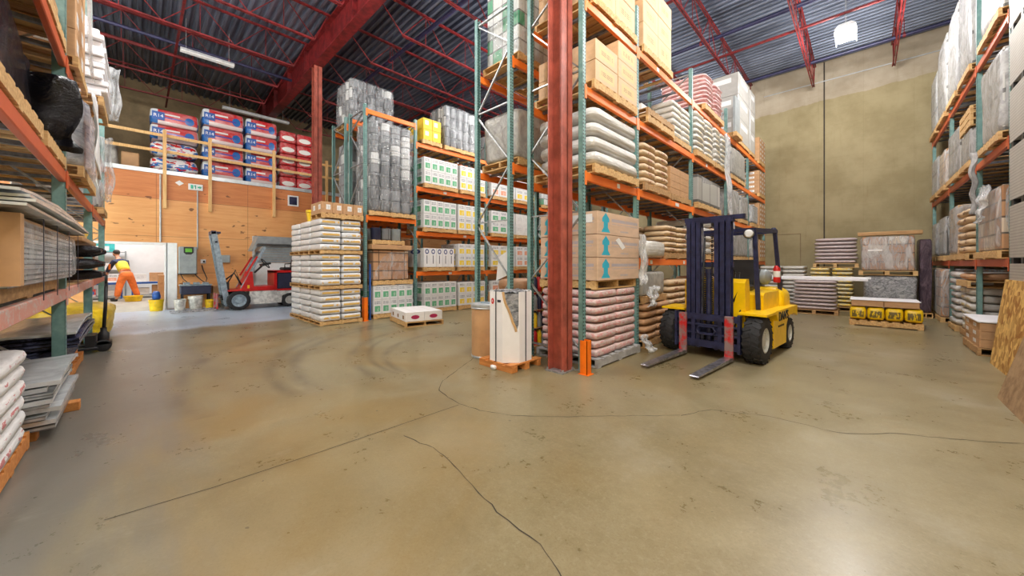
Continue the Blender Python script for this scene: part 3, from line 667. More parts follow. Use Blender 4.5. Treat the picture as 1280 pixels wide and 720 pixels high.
# ------------------------------------------------------------------ kit of loads
def make_pallet(name, mat, label, loc):
    # 1.2 along y, 1.0 along x, .13 high; boards across y
    r = thing(name, label, 'pallet', loc)
    for x in (-.48, 0, .48):
        b = MB(); b.box(x-.02,-.6,.018,x+.02,.6,.112); lpart('stringer', b, mat, r)
    for k in range(7):
        y = -.6+.06+k*(1.08/6); b = MB(); b.box(-.5,y-.06,.112,.5,y+.06,.13); lpart('deck_board', b, mat, r)
    for y in (-.55, 0, .55):
        b = MB(); b.box(-.5,y-.045,0,.5,y+.045,.018); lpart('bottom_board', b, mat, r)
    return r
PP = {}
def pallet(x0, y0, x1, y1, z, label, mat='pallet', fine=True, along='y', name='wooden_pallet', zs=1.0):
    """a pallet filling the footprint; its boards' long stringers run along `along`"""
    z += .003
    cx, cy = (x0+x1)/2, (y0+y1)/2; sx, sy = abs(x1-x0), abs(y1-y0)
    sc = (sx/1.0, sy/1.2, zs) if along == 'y' else (sy/1.0, sx/1.2, zs); rot = 0 if along == 'y' else PI/2
    if fine:
        key = (mat, name)
        if key not in PP: o = PP[key] = make_pallet(name, K[mat], label, (cx,cy,z)); o.scale = sc; o.rotation_euler = (0,0,rot); return z+.13*zs
        dup(PP[key], (cx,cy,z), rot, label, sc=sc)
    else:
        key = (mat, name, 1)
        if key not in PP:
            b = MB()
            for x in (-.46,0,.46): b.box(x-.04,-.6,.018,x+.04,.6,.112)
            for k in range(6): y = -.6+.06+k*(1.08/5); b.box(-.5,y-.06,.112,.5,y+.06,.13)
            for y in (-.54,0,.54): b.box(-.5,y-.06,0,.5,y+.06,.018)
            PP[key] = b.mesh('pallet', K[mat])
        tag(link(name, PP[key], (cx,cy,z), rot, sc), label, 'pallet')
    return z+.13*zs
def unit_carton():
    b = MB(); b.cbox(-.5,-.5,-.5,.5,.5,.5,.012); return b
CM = {}
def cmesh(mat):
    if mat not in CM: CM[mat] = unit_carton().mesh('carton', K[mat])
    return CM[mat]
SM = {}
BLOCKY = {'s_white','s_red','s_whiteyel','s_grey'}
def smesh(mat, v):
    if (mat, v) not in SM:
        b = MB(); sd = Vector((v*3.1, v*1.7, 5.0))
        def fn(p):
            n = noise.noise(p*3.2 + sd)*.05; n2 = noise.noise(p*7 + sd)*.02
            return Vector((p.x*(1+n), p.y*(1+n2), p.z*(1 + n*2.2*(abs(p.z) > .2)) + n2))
        if mat in BLOCKY: b.superell((0,0,0), (1,1,1), .2 if mat == 's_white' else .3, .2, 22, 12, fn)
        else: b.superell((0,0,0), (1,1,1), .42, .3, 22, 10, fn)
        k = [.494/max(abs(q[i]) for q in b.v) for i in range(3)]; b.v = [(q[0]*k[0], q[1]*k[1], q[2]*k[2]) for q in b.v]
        SM[mat, v] = b.mesh('sack', K[mat], True)
    return SM[mat, v]
def pos_words(nx, ny, nl, i, j, k, xw, yw):
    w = []
    if nl > 1: w.append({2:['lower','upper'],3:['bottom','middle','top']}.get(nl, [ordn[q]+' layer up' for q in range(13)])[k])
    if nx > 1: w.append((xw or {2:['inner','aisle-side'],3:['inner','middle','aisle-side']}[nx])[i])
    if ny > 1: w.append((yw or {2:['near','far'],3:['near','middle','far']}.get(ny, ['first','second','third','fourth','fifth','sixth','seventh']))[j] + ' column')
    return ' '.join(w)
def cartons(mat, x0, y0, x1, y1, z0, h, nx, ny, nl, desc, loc, group=None, gap=.008, xw=None, yw=None, skip=None, name='carton', cat='box', jit=.003, tilt=0.0):
    dx, dy = (x1-x0)/nx, (y1-y0)/ny
    for k in range(nl):
        for j in range(ny):
            for i in range(nx):
                if skip and skip(i, j, k): continue
                w = pos_words(nx, ny, nl, i, j, k, xw, yw)
                lab = f'{desc}, {w}, {loc}' if w else f'{desc}, {loc}'
                o = link(name, cmesh(mat), (x0+dx*(i+.5)+random.uniform(-jit,jit), y0+dy*(j+.5)+random.uniform(-jit,jit), z0+h*(k+.5)+.002), random.uniform(-tilt,tilt), (dx-gap, dy-gap, h-.003))
                tag(o, lab, cat, group or f'{desc} {loc}')
    return z0+h*nl
def sacks(mat, x0, y0, x1, y1, z0, h, nx, ny, nl, desc, loc, group=None, xw=None, yw=None, skip=None, name='sack', fat=1.0, jit=.012):
    dx, dy = (x1-x0)/nx, (y1-y0)/ny
    for k in range(nl):
        for j in range(ny):
            for i in range(nx):
                if skip and skip(i, j, k): continue
                w = pos_words(nx, ny, nl, i, j, k, xw, yw); lab = f'{desc}, {w}, {loc}' if w else f'{desc}, {loc}'
                o = link(name, smesh(mat, random.randrange(3)), (x0+dx*(i+.5)+random.uniform(-jit,jit)*(1 if nx == 1 else .25), y0+dy*(j+.5)+random.uniform(-jit,jit)*.2, z0+h*(k+.5)+.002), random.choice((0,PI)), (dx*.985, dy*.985, h*1.0))
                tag(o, lab, 'sack', group or f'{desc} {loc}')
    return z0+h*nl
def shell(b, x0, y0, x1, y1, z0, z1, seed=0, amp=.03, e=.22, nu=56, nv=18, tuck=.0, top=1.0, wr=1.0):
    # wrinkled stretch-wrap skin round a load
    cx, cy, cz = (x0+x1)/2, (y0+y1)/2, (z0+z1)/2; sz = (x1-x0, y1-y0, z1-z0); sd = Vector((seed*2.3, seed*1.1, seed*.7))
    def fn(p):
        q = Vector((p.x*sz[0]*2.2, p.y*sz[1]*2.2, p.z*sz[2]*1.1)); n = noise.noise(q*1.3+sd)*amp*1.3 + noise.noise(Vector((q.x*4,q.y*4,q.z*1.2))+sd)*amp*.6*wr
        t = 1 - tuck*(.5-p.z)**2 + (top-1)*(p.z+.5)
        return Vector((p.x*t*(1+n/ max(sz[0],.3)*1.4), p.y*t*(1+n/max(sz[1],.3)*1.4), p.z))
    b.superell((cx,cy,cz), sz, .16, e, nu, nv, fn)
WSEED = [0]
def wrapped(x0, y0, x1, y1, z0, z1, label, filmmat='film', inner='whitebox', name='wrapped_load', cat='wrapped load', cyl=False, amp=.03, inset=.035, opaque=False, tuck=0.0, top=1.0, group=None, e=.22, label_card=None):
    """a stretch-wrapped block of goods: film skin and the goods seen through it"""
    WSEED[0] += 1
    r = thing(name, label, cat, ((x0+x1)/2, (y0+y1)/2, z0), group=group)
    if not opaque:
        b = MB()
        if cyl:
            nx, ny = max(1, round((x1-x0)/.3)), max(1, round((y1-y0)/.3)); dx, dy = (x1-x0-2*inset)/nx, (y1-y0-2*inset)/ny
            nz = max(1, round((z1-z0-.04)/.34)); dz = (z1-z0-.04)/nz; rr = min(dx,dy)*.47
            for i in range(nx):
                for j in range(ny):
                    if 0 < i < nx-1 and 0 < j < ny-1: continue
                    for k in range(nz):
                        z = z0+.005+k*dz; b.lathe([(rr*.9,0),(rr*.95,dz*.78),(rr*1.02,dz*.8),(rr*1.02,dz*.93),(rr*.8,dz*.96),(0,dz*.97)], 12, (x0+inset+dx*(i+.5), y0+inset+dy*(j+.5), z))
        else: b.cbox(x0+inset, y0+inset, z0+.002, x1-inset, y1-inset, z1-.02, .015)
        part('packed_goods', b, K[inner], r)
    b = MB(); shell(b, x0, y0, x1, y1, z0, z1, WSEED[0], amp, e, tuck=tuck, top=top); part('stretch_film', b, K[filmmat], r, True)
    if label_card:
        ax, (u, zz), sz = label_card; b = MB()
        if ax == 'x': b.box(x1+.012, u-sz[0]/2, zz-sz[1]/2, x1+.02, u+sz[0]/2, zz+sz[1]/2)
        else: b.box(u-sz[0]/2, y0-.02, zz-sz[1]/2, u+sz[0]/2, y0-.012, zz+sz[1]/2)
        part('shipping_label', b, K['white'], r)
    return r

# ------------------------------------------------------------------ central rack, forklift side (face X = -2.82)
AX0, AX1 = -3.84, -2.80
# bay 1, floor: pink sacks on a grey pallet, a wooden pallet, three kraft cartons
z = pallet(-3.86, 4.56, -2.72, 5.94, 0, 'grey plastic pallet under the pink sacks beside orange post guard', 'greyplastic')
z = sacks('s_red', -3.82, 4.60, -2.76, 5.90, z, .123, 2, 2, 8, 'pink-printed wrapped sack', 'load beside orange post guard', 'pink sacks beside the orange guard', skip=lambda i,j,k: i == 0 and j == 1)
z = pallet(-3.84, 4.62, -2.78, 5.9, z+.004, 'wooden pallet between pink sacks and teal-arrow cartons', along='x')
z = cartons('c_teal', -3.82, 4.60, -2.74, 5.96, z, .34, 1, 1, 3, 'big kraft carton with teal arrow', 'under first beam of central rack', 'teal arrow cartons')
tc = [o for o in bpy.data.objects if o.name.startswith('carton') and o.get('group') == 'teal arrow cartons']
def cling(o, mat, V, name):       # a paper stuck on a carton, given in the carton's own unit space
    b = MB(); b.add(V, [tuple(range(len(V)))]); e = lpart(name, b, K[mat], o); return e
cling(tc[1], 'white', [(.503,-.12,.30),(.503,-.04,.42),(.503,.12,-.0),(.503,.04,-.12)], 'paper_slip')
cling(tc[2], 'white', [(.1,-.503,.02),(.42,-.503,.02),(.42,-.503,.38),(.1,-.503,.38)], 'shipping_label')
def drape(name, pts, w, mat, label, cat='plastic wrap', seed=1, along='y'):
    # a hanging, folded tongue of film following a polyline
    r = random.Random(seed); b = MB(); P = [Vector(p) for p in pts]; L = len(P)-1
    def fn(u, v):
        t = v*L; i = min(int(t), L-1); c = P[i].lerp(P[i+1], t-i); ww = w*(1-.35*v+.15*math.sin(v*9+seed))
        a = (u-.5)*ww
        if along == 'x': return (c.x+a, c.y+abs(math.sin(u*11+v*5+seed))*.03, c.z+noise.noise(Vector((u*4,v*6,seed)))*.04)
        return (c.x+math.sin(u*11+v*5+seed)*.035+.02*math.sin(v*17), c.y+a, c.z+noise.noise(Vector((u*4,v*6,seed)))*.04)
    b.grid(fn, 18, 26); o = solo(name, b, mat, label, cat, tuple(P[0]), smooth=True); sm = o.modifiers.new('thick','SOLIDIFY'); sm.thickness = .004; return o
drape('loose_wrap', [(-2.68,5.92,2.0),(-2.66,5.9,1.7),(-2.66,5.95,1.3),(-2.65,5.88,1.16)], .22, K['film'], 'loose clear wrap hanging off the teal-arrow cartons')
# bay 1, first beam: clear-wrapped grey bags
z = pallet(-3.88, 4.52, -2.74, 5.94, 2.81, 'wooden pallet under clear-wrapped grey bags in first bay')
sacks('s_grey', -3.84, 4.5, -2.72, 5.98, z, .215, 1, 1, 4, 'big clear-wrapped grey bag', 'first bay above teal-arrow cartons', 'clear wrapped grey bags', fat=1.02)
# bay 1, second beam: kraft cartons with tan panels
z = pallet(-3.88, 4.54, -2.76, 5.92, 4.03, 'wooden pallet under tan-panel cartons in first bay of central rack')
cartons('kraft_tan', -3.84, 4.58, -2.76, 5.24, z, .30, 2, 1, 2, 'kraft carton with tan panel', 'low near stack on second beam', 'tan panel cartons', gap=.012)
cartons('kraft_tan', -3.84, 5.26, -2.76, 5.92, z, .29, 2, 1, 3, 'kraft carton with tan panel', 'tall far stack on second beam', 'tan panel cartons', gap=.012)
# bay 1, top beam
z = pallet(-3.88, 4.54, -2.78, 5.96, 5.27, 'wooden pallet at the rack top directly behind red column')
cartons('kraft_tan', -3.84, 4.58, -2.80, 5.92, z, .40, 2, 2, 3, 'large kraft carton', 'rack top above red column', 'rack top cartons', skip=lambda i,j,k: i == 0 and j == 1)
# bay 2
z = pallet(-3.8, 6.2, -2.76, 7.34, 0, 'wooden pallet under tan sacks on floor behind forklift mast', 'pallet2')
z = sacks('s_brown', -3.78, 6.2, -2.74, 7.34, z, .13, 2, 2, 5, 'brown paper sack', 'floor load left of forklift', 'brown sacks left of the forklift', skip=lambda i,j,k: i == 0 and j == 1)
z = pallet(-3.8, 6.2, -2.8, 7.3, z, 'wooden pallet resting on brown floor sacks left of forklift', 'pallet2')
wrapped(-3.78, 6.24, -2.82, 7.3, z, 1.36, 'dark film-wrapped load on the brown sacks left of forklift', 'greyfilm', opaque=True)
drape('loose_wrap', [(-2.72,6.5,1.1),(-2.70,6.45,.95),(-2.69,6.4,.85),(-2.69,6.35,.75)], .45, K['film'], 'torn clear wrap sagging over the brown floor sacks', seed=4)
drape('loose_wrap', [(-2.70,6.0,.28),(-2.66,6.02,.18),(-2.6,6.05,.08),(-2.55,6.08,.01)], .28, K['film'], 'scrap of clear film on floor by second rack post', seed=6)
z = pallet(-3.8, 7.5, -2.78, 8.7, 0, 'wooden pallet on floor hidden behind the forklift mast', 'pallet2')
sacks('s_tan', -3.78, 7.5, -2.78, 8.7, z, .13, 2, 2, 8, 'tan paper sack', 'floor load directly behind forklift mast', skip=lambda i,j,k: i == 0 and j == 1)
z = sacks('s_grey', -3.75, 6.22, -2.7, 7.1, 1.6, .34, 1, 1, 1, 'single white plastic bag slumped', 'lowest beam left of forklift mast', fat=1.05)
z = pallet(-3.84, 7.25, -2.8, 8.6, 1.6, 'wooden pallet under tan sacks on lowest beam by forklift', 'pallet2')
sacks('s_tan', -3.82, 7.25, -2.78, 8.6, z, .11, 2, 2, 5, 'tan paper sack', 'lowest beam left of forklift mast', yw=['near','far'], skip=lambda i,j,k: i == 0 and j == 1)
z = pallet(-3.86, 6.22, -2.76, 7.42, 2.81, 'wooden pallet under tan printed sacks on first beam second bay', 'pallet2')
sacks('s_tan', -3.84, 6.22, -2.78, 7.42, z, .125, 2, 2, 6, 'tan sack with brown print', 'first beam of second bay', 'tan printed sacks', skip=lambda i,j,k: i == 0 and j == 1)
z = pallet(-3.86, 7.56, -2.8, 8.74, 2.81, 'wooden pallet under brown cartons on first beam second bay', 'pallet2')
cartons('kraft', -3.84, 7.6, -2.84, 8.7, z, .145, 2, 2, 4, 'low brown carton', 'first beam second bay', 'low brown cartons', skip=lambda i,j,k: i == 0 and j == 1)
z = 4.03
for q in range(2): z = pallet(-3.86, 6.3, -2.74, 7.55, z, f'empty wooden pallet, {["lower","upper"][q]} of two on second beam second bay', 'pallet2' if q else 'pallet')
cartons('c_white', -3.7, 6.5, -2.95, 7.3, z, .2, 2, 2, 1, 'small white carton', 'on empty pallets in second bay', 'white cartons on empty pallets')
z = pallet(-3.84, 7.66, -2.8, 8.74, 4.03, 'wooden pallet under ochre-banded sacks second beam second bay')
sacks('s_whiteyel', -3.82, 7.66, -2.8, 8.74, z, .125, 2, 2, 6, 'white sack with ochre band', 'second beam second bay', 'ochre banded sacks', skip=lambda i,j,k: i == 0 and j == 1)
z = pallet(-3.86, 6.22, -2.78, 7.58, 5.27, 'wooden pallet under tall cartons at rack top second bay')
cartons('kraft_tan', -3.84, 6.24, -2.80, 7.56, z, .42, 2, 2, 3, 'pale tan carton', 'rack top second bay', 'rack top pale cartons', skip=lambda i,j,k: i == 0 and j == 1)
# bay 3 (8.87 .. 11.84)
z = pallet(-3.84, 9.15, -2.8, 10.3, 1.6, 'wooden pallet on lowest beam behind forklift overhead guard', fine=False)
sacks('s_grey', -3.82, 9.15, -2.78, 10.3, z, .17, 1, 2, 5, 'grey plastic bag', 'lowest beam third bay behind forklift')
z = pallet(-3.84, 10.5, -2.8, 11.65, 1.6, 'wooden pallet lowest beam far half of third bay', fine=False)
sacks('s_tan', -3.82, 10.5, -2.78, 11.65, z, .12, 1, 2, 6, 'tan sack', 'lowest beam far half of third bay')
for (a, c, zz, mt, n, txt) in ((9.0,10.2,0,'s_tan',7,'floor of third bay'), (10.4,11.7,0,'s_brown',8,'floor far half of third bay')):
    z = pallet(-3.84, a, -2.8, c, zz, f'wooden pallet on {txt}', fine=False); sacks(mt, -3.82, a, -2.78, c, z, .13, 1, 2, n, 'stacked paper sack', txt)
z = pallet(-3.84, 9.0, -2.74, 10.9, 2.81, 'wooden pallet under red-marked wrapped load behind forklift mast', fine=False)
wrapped(-3.82, 9.02, -2.72, 10.88, z, 3.62, 'wrapped white load with red marks, first beam above forklift mast', 'film_soft', 'whitebox', tuck=.3, top=.94)
drape('loose_wrap', [(-2.66,11.1,5.0),(-2.66,11.2,4.2),(-2.62,11.2,3.5),(-2.6,11.4,2.7),(-2.58,11.5,2.2)], .35, K['film'], 'long ribbon of clear film hanging down rack face above forklift', seed=9)
z = pallet(-3.84, 9.02, -2.76, 10.42, 4.03, 'wooden pallet under tall white sacks second beam third bay', fine=False)
sacks('s_whiteyel', -3.82, 9.02, -2.76, 10.42, z, .135, 1, 2, 7, 'white wrapped sack', 'second beam third bay', 'white wrapped sacks third bay')
z = pallet(-3.84, 10.5, -2.76, 11.7, 4.03, 'wooden pallet under white sacks far half of third bay', fine=False)
sacks('s_whiteyel', -3.82, 10.5, -2.76, 11.7, z, .135, 1, 2, 7, 'white wrapped sack', 'second beam far half third bay', 'white wrapped sacks far third bay')
z = pallet(-3.84, 9.55, -2.74, 11.2, 5.27, 'wooden pallet under pink sacks at rack top', fine=False)
sacks('s_pink', -3.9, 9.6, -2.72, 11.15, z, .1, 1, 2, 8, 'pale pink sack', 'rack top third bay', 'pink sacks at rack top')
z = pallet(-3.8, 13.0, -2.78, 14.5, 5.27, 'wooden pallet under the tallest grey carton stack at rack top', fine=False); pallet(-3.8, 14.64, -2.78, 15.4, 5.27, 'wooden pallet under narrow grey cartons at rack top last bay', fine=False)
cartons('c_grey', -3.8, 13.0, -2.78, 14.5, z, .7, 1, 1, 3, 'tall grey wrapped carton', 'rack top fourth bay', 'grey cartons at rack top'); cartons('c_grey', -3.8, 14.64, -2.78, 15.4, z, .7, 1, 1, 3, 'narrow grey wrapped carton', 'rack top last bay', 'narrow grey cartons at rack top')
b = MB(); b.box(-2.78,12.3,5.403,-2.72,12.85,6.5); solo('white_board', b, K['shutter'], 'pale upright board leaning on the grey rack-top cartons', 'board', (-2.7,12.2,5.4))
z = pallet(-3.8, 12.2, -2.66, 12.92, 5.27, 'small wooden pallet under leaning pale board at rack top', fine=False)
# bays 4, 5
for (a, c, lv, top, fm, inn, txt) in ((12.0,13.0,2.81,3.75,'film_soft','whitebox','grey wrapped load, first beam fourth bay'), (13.2,14.3,2.81,3.7,'film_soft','whitebox','second grey wrapped load, first beam fourth bay'),
        (12.1,13.9,4.03,5.0,'greyfilm','whitebox','rounded grey wrapped bundle, second beam fourth bay'), (14.9,15.9,2.81,3.6,'film','whitebox','pale wrapped load, first beam last bay'),
        (12.0,14.3,1.6,2.5,'film_soft','whitebox','wide grey wrapped load, lowest beam fourth bay'), (14.8,16.0,1.6,2.5,'film_soft','whitebox','pale wrapped load, lowest beam last bay'),
        (12.1,14.2,0,1.2,'film_soft','brickbox','wrapped brown load, floor of fourth bay'), (14.9,17.1,0,1.2,'film_soft','brickbox','wrapped brown load, floor of last bay')):
    z = pallet(-3.82, a, -2.78, c, lv, 'wooden pallet under ' + txt, fine=False); wrapped(-3.8, a+.02, -2.76, c-.02, z, top, txt, fm, inn)
for lv, n, w in ((1.6,4,'lowest beam'),(2.81,5,'first beam'),(4.03,5,'second beam'),(5.27,5,'rack top')):
    z = pallet(-3.82, 16.15, -2.78, 17.25, lv, f'wooden pallet at far wall end, {w} of central rack', fine=False)
    cartons('kraft_label', -3.8, 16.15, -2.78, 17.25, z, .17, 1, 3, n, 'small tan carton', f'{w} beside far wall', f'tan cartons {w} far wall')

# ------------------------------------------------------------------ central rack, back row (X -5.16 .. -4.24), seen through the end frames
z = pallet(-5.12, 4.5, -4.2, 5.92, 5.0, 'wooden pallet under green-white wrapped packs high behind red column')
wrapped(-5.1, 4.52, -4.22, 5.9, z, 7.0, 'tall clear-wrapped stack of green and white packs beside red column', 'film_thin', 'packs')
z = pallet(-5.14, 4.5, -4.2, 5.92, 3.2, 'wooden pallet under dark grey wrapped load behind end frames')
wrapped(-5.12, 4.48, -4.2, 5.9, z, 4.2, 'dull grey film-wrapped block behind the end frame posts', 'greyfilm', 'whitebox', opaque=True)
z = pallet(-5.14, 6.3, -4.2, 8.6, 3.2, 'wooden pallet in second bay behind dull grey block', fine=False); wrapped(-5.12,6.3,-4.2,8.6,z,4.3,'pale wrapped load in second bay behind dull grey block','film_soft','whitebox')
z = pallet(-5.14, 4.55, -4.2, 5.7, 0, 'wooden pallet on floor behind the white octagonal carton', 'pallet2')
z = cartons('kraft', -5.1, 4.6, -4.22, 5.7, z, .42, 1, 1, 2, 'brown crate carton', 'behind fibre drum', 'brown cartons behind the drum')
z = sacks('s_brown', -5.0, 4.7, -4.3, 5.6, z, .26, 1, 1, 1, 'crumpled brown sack', 'on brown cartons behind drum')
b = MB(); P = [(-4.72,4.46,1.2),(-4.32,4.44,1.34),(-4.38,4.40,1.72),(-4.62,4.42,1.62)]; b.add(P, [(0,1,2,3)]); o = solo('white_paper', b, K['white'], 'white paper sheet stuck on brown load behind drum', 'paper', P[0]); o.modifiers.new('thick','SOLIDIFY').thickness = .006
# coloured bottles between the rows by the red column
def bottle_mesh(mat, cap):
    b = MB(); b.lathe([(.04,0),(.042,.01),(.042,.19),(.02,.24),(.018,.25)], 10); b.cur = 1; b.lathe([(.022,.25),(.022,.285),(0,.286)], 10); return b.mesh('bottle', [K[mat], K[cap]], 'auto')
BT = [bottle_mesh('darkblue','yellowbin'), bottle_mesh('redcloth','black'), bottle_mesh('yellowbin','black'), bottle_mesh('grey','redcloth')]
z0 = pallet(-4.16, 4.6, -3.92, 5.4, 0, 'narrow wooden pallet of bottles beside red column', 'pallet2', along='y')
for lv in range(4):
    zz = z0 + lv*.30
    if lv: b = MB(); b.box(-4.16,4.6,zz-.012,-3.92,5.4,zz-.003); solo('cardboard_tier', b, K['kraft'], f'cardboard sheet under {["","second","third","fourth"][lv]} bottle tier by red column', 'cardboard', (-4.1,4.6,zz-.01))
    for j in range(3):
        for i in range(2):
            tag(link('bottle', BT[(i+j+lv)%4], (-4.1+.12*i, 4.66+.11*j, zz)), f'plastic bottle, {ordn[lv]} tier up, {["outer","inner"][i]} {ordn[j]}, by red column', 'bottle', 'bottles by the red column')
# ------------------------------------------------------------------ middle aisle rack (face X = -9.57)
def ar(y0, y1, lv, mat, h, ny, nl, desc, loc, nx=1, depth=.98, under=None, fine=False, x1=-9.5):
    z = pallet(x1-depth-.02, y0, x1+.02, y1, lv, 'wooden pallet under ' + (under or desc + 's, ' + loc), fine=fine)
    return cartons(mat, x1-depth, y0, x1, y1, z, h, nx, ny, nl, desc, loc, desc + 's ' + loc)
z = ar(4.42, 5.62, 0, 'c_green', .39, 5, 2, 'green-printed white carton', 'floor of end bay', under='green cartons on the floor of end bay', fine=True)
z = pallet(-10.5, 4.40, -9.48, 5.6, z, 'wooden pallet on top of the green cartons in end bay')
wrapped(-10.5, 4.40, -9.5, 5.52, z, 1.9, 'brown film-wrapped load on the green cartons in end bay', 'film_thin', 'brickbox', top=.92)
b = MB(); b.cbox(-10.55,4.36,1.9,-9.46,5.56,2.03,.01); solo('flat_carton', b, K['kraft'], 'long flat kraft carton lying on the brown wrapped load', 'box', (-10,5,1.9))
z = pallet(-10.5, 4.40, -9.5, 5.35, 2.03, 'wooden pallet on the long flat kraft carton in end bay')
for j in range(3):
    for i in range(2):
        b = MB(); b.lathe([(.12,0),(.13,.02),(.14,.3),(.145,.31),(.145,.34),(0,.345)], 14); o = link('pail', b.mesh('pail', K[('grey','darkblue','jars')[(i+j)%3]], 'auto'), (-10.2+.45*i, 4.6+.3*j, z)); tag(o, f'dark wrapped pail, {["inner","aisle-side"][i]} {ordn[j]}, under beam of end bay', 'pail', 'pails in the end bay')
z = pallet(-10.58, 4.3, -9.48, 5.7, 2.81, 'wooden pallet under the big jar bundle on end bay beam')
wrapped(-10.56, 4.33, -9.52, 5.68, z, 5.48, 'tall black and clear wrapped bundle of jar trays in end bay', 'film_jar', 'jars', cyl=True, amp=.035)
ar(6.0, 7.2, 0, 'c_green', .4, 5, 2, 'green-printed white carton', 'floor of second bay', under='green cartons on floor of second bay')
ar(7.3, 8.45, 0, 'c_yellow', .38, 4, 2, 'yellow-printed white carton', 'floor of second bay', under='yellow cartons on floor of second bay')
ar(5.98, 7.12, 1.27, 'c_dot', .58, 5, 1, 'tall white carton with blue seal', 'lowest beam second bay', under='blue-seal cartons on lowest beam')
ar(7.28, 8.42, 1.27, 'c_yellow', .38, 4, 2, 'yellow-printed white carton', 'lowest beam second bay', under='yellow cartons on lowest beam')
ar(5.98, 7.2, 2.48, 'c_green', .42, 5, 2, 'green-printed white carton', 'middle beam second bay', under='green cartons on middle beam')
ar(7.28, 8.42, 2.48, 'c_yellow', .42, 4, 2, 'yellow-printed white carton', 'middle beam second bay', under='yellow cartons on middle beam')
ar(6.0, 7.26, 3.82, 'c_green', .40, 5, 2, 'green-printed white carton', 'upper beam second bay', under='green cartons on upper beam')
ar(7.36, 8.46, 3.82, 'c_yellow', .40, 4, 2, 'yellow-printed white carton', 'upper beam second bay', under='yellow cartons on upper beam')
z = pallet(-10.5, 5.95, -9.5, 6.65, 5.14, 'wooden pallet under yellow cartons at rack top', fine=False)
K['c_ylw'] = carton_mat('yellow_carton', sRGB(230,190,50), lambda m,c,u,v,nx,nz: m.mix((1-nz)*R(u,v,-.3,.1,-.1,.3), c, (.7,.7,.65)), .08)
cartons('c_ylw', -10.4, 5.98, -9.52, 6.62, z, .33, 1, 2, 2, 'yellow carton', 'rack top beside silver bundle', 'yellow cartons rack top')
z = pallet(-10.5, 6.75, -9.5, 8.2, 5.14, 'wooden pallet under silver jar bundle at rack top', fine=False)
wrapped(-10.48, 6.78, -9.52, 8.15, z, 6.62, 'silver film-wrapped bundle of cans at rack top, second bay', 'film_jar', 'jars', cyl=True)
for lv, h, n, w in ((0,.38,2,'floor'),(1.27,.38,2,'lowest beam'),(2.48,.4,2,'middle beam'),(3.82,.4,2,'upper beam')):
    q = int(lv)%3
    ar(8.75, 9.95, lv, ['c_peach','c_yellow','c_green'][q], h, 3, n, ['peach-printed','yellow-printed','green-printed'][q]+' white carton', f'{w} near half of third bay', nx=1)
    ar(10.03, 11.25, lv, ['c_yellow','c_peach','c_white'][q], h, 3, n, ['yellow-printed','peach-printed','plain'][q]+' white carton', f'{w} far half of third bay', nx=1)
    z = pallet(-10.5, 11.6, -9.5, 13.9, lv, f'long wooden pallet, {w} of fourth bay in middle aisle rack', fine=False)
    wrapped(-10.48, 11.62, -9.52, 13.88, z, lv+1.0, f'pale wrapped carton block, {w} of fourth bay in middle aisle rack', 'film_thin', 'packs')
z = pallet(-10.5, 8.75, -9.5, 11.2, 5.14, 'long wooden pallet at rack top third bay', fine=False); wrapped(-10.48,8.8,-9.52,11.1,z,6.2,'pale wrapped load at rack top third bay','film_soft','whitebox')
# second row behind it (X -11.9 .. -10.86)
z = pallet(-11.9, 4.35, -10.86, 5.68, 2.81, 'wooden pallet under jar bundle behind the end bay', fine=False)
wrapped(-11.88, 4.36, -10.88, 5.66, z, 5.2, 'dark wrapped jar bundle behind the tall end bay bundle', 'film_jar', 'jars')
z = pallet(-11.86, 4.3, -10.86, 5.7, 5.6, 'wooden pallet under topmost jar bundle by roof', fine=False)
wrapped(-11.84, 4.28, -10.72, 5.7, z, 7.0, 'topmost wrapped jar bundle, highest in middle rack', 'film_jar', 'jars', cyl=True)
for lv, w in ((0,'floor'),(1.4,'lowest beam')):
    z = pallet(-11.86, 4.4, -10.9, 5.6, lv, f'wooden pallet {w} behind the end bay', fine=False); cartons('c_white', -11.84, 4.4, -10.92, 5.6, z, .36, 1, 2, 2, 'plain white carton', f'{w} behind the end bay')
z = pallet(-11.86, 5.95, -10.9, 8.4, 4.2, 'wooden pallet of white cartons high behind green carton rack', fine=False)
cartons('c_yellow', -11.84, 5.95, -10.9, 8.4, z, .4, 1, 4, 3, 'yellow-printed white carton', 'high row behind green rack')
# rack glimpsed further back past the red column
rack('pallet_rack', 'far pallet rack of white cartons beyond the red column', 'y', -14.9, -1, 1.0, [6.6, 9.3], 5.6, [[1.4,2.9,4.4]], K['orange'], bars=False)
for lv, w in ((1.4,'lowest beam'),(2.9,'middle beam'),(4.4,'top beam')):
    z = pallet(-15.9, 6.8, -14.9, 8.0, lv, f'wooden pallet on {w} of rack beyond red column', fine=False)
    cartons('c_yellow', -15.88, 6.8, -14.92, 8.0, z, .34, 1, 3, 3, 'pale carton', f'{w} of rack beyond red column')

# ------------------------------------------------------------------ the tall white sack stack: three pallet columns, three tiers
tn = ['bottom','middle','top']; cn = ['left','middle','right']
for c in range(3):
    x0 = -11.84+.835*c; z = 0
    for t in range(3):
        z = pallet(x0, 3.03, x0+.82, 4.06, z, f'wooden pallet, {tn[t]} tier of {cn[c]} column in white sack stack', fine=True, zs=.72)
        z = sacks('s_white', x0+.004, 3.04, x0+.816, 4.05, z, .154, 1, 2, 5, f'yellow-printed white sack', f'{tn[t]} pallet, {cn[c]} column of tall stack', 'sacks of the tall white stack', jit=.01, skip=(lambda i,j,k: j == 1) if c < 2 else None)
        z += .004
zt = pallet(-10.12, 3.06, -9.34, 4.08, z, 'wooden pallet under kraft cartons topping the white sack stack')
cartons('kraft_label', -10.1, 3.06, -9.36, 4.08, zt, .27, 2, 4, 1, 'kraft carton with white label', 'atop the tall white sack stack', 'kraft cartons atop the white stack', gap=.006)
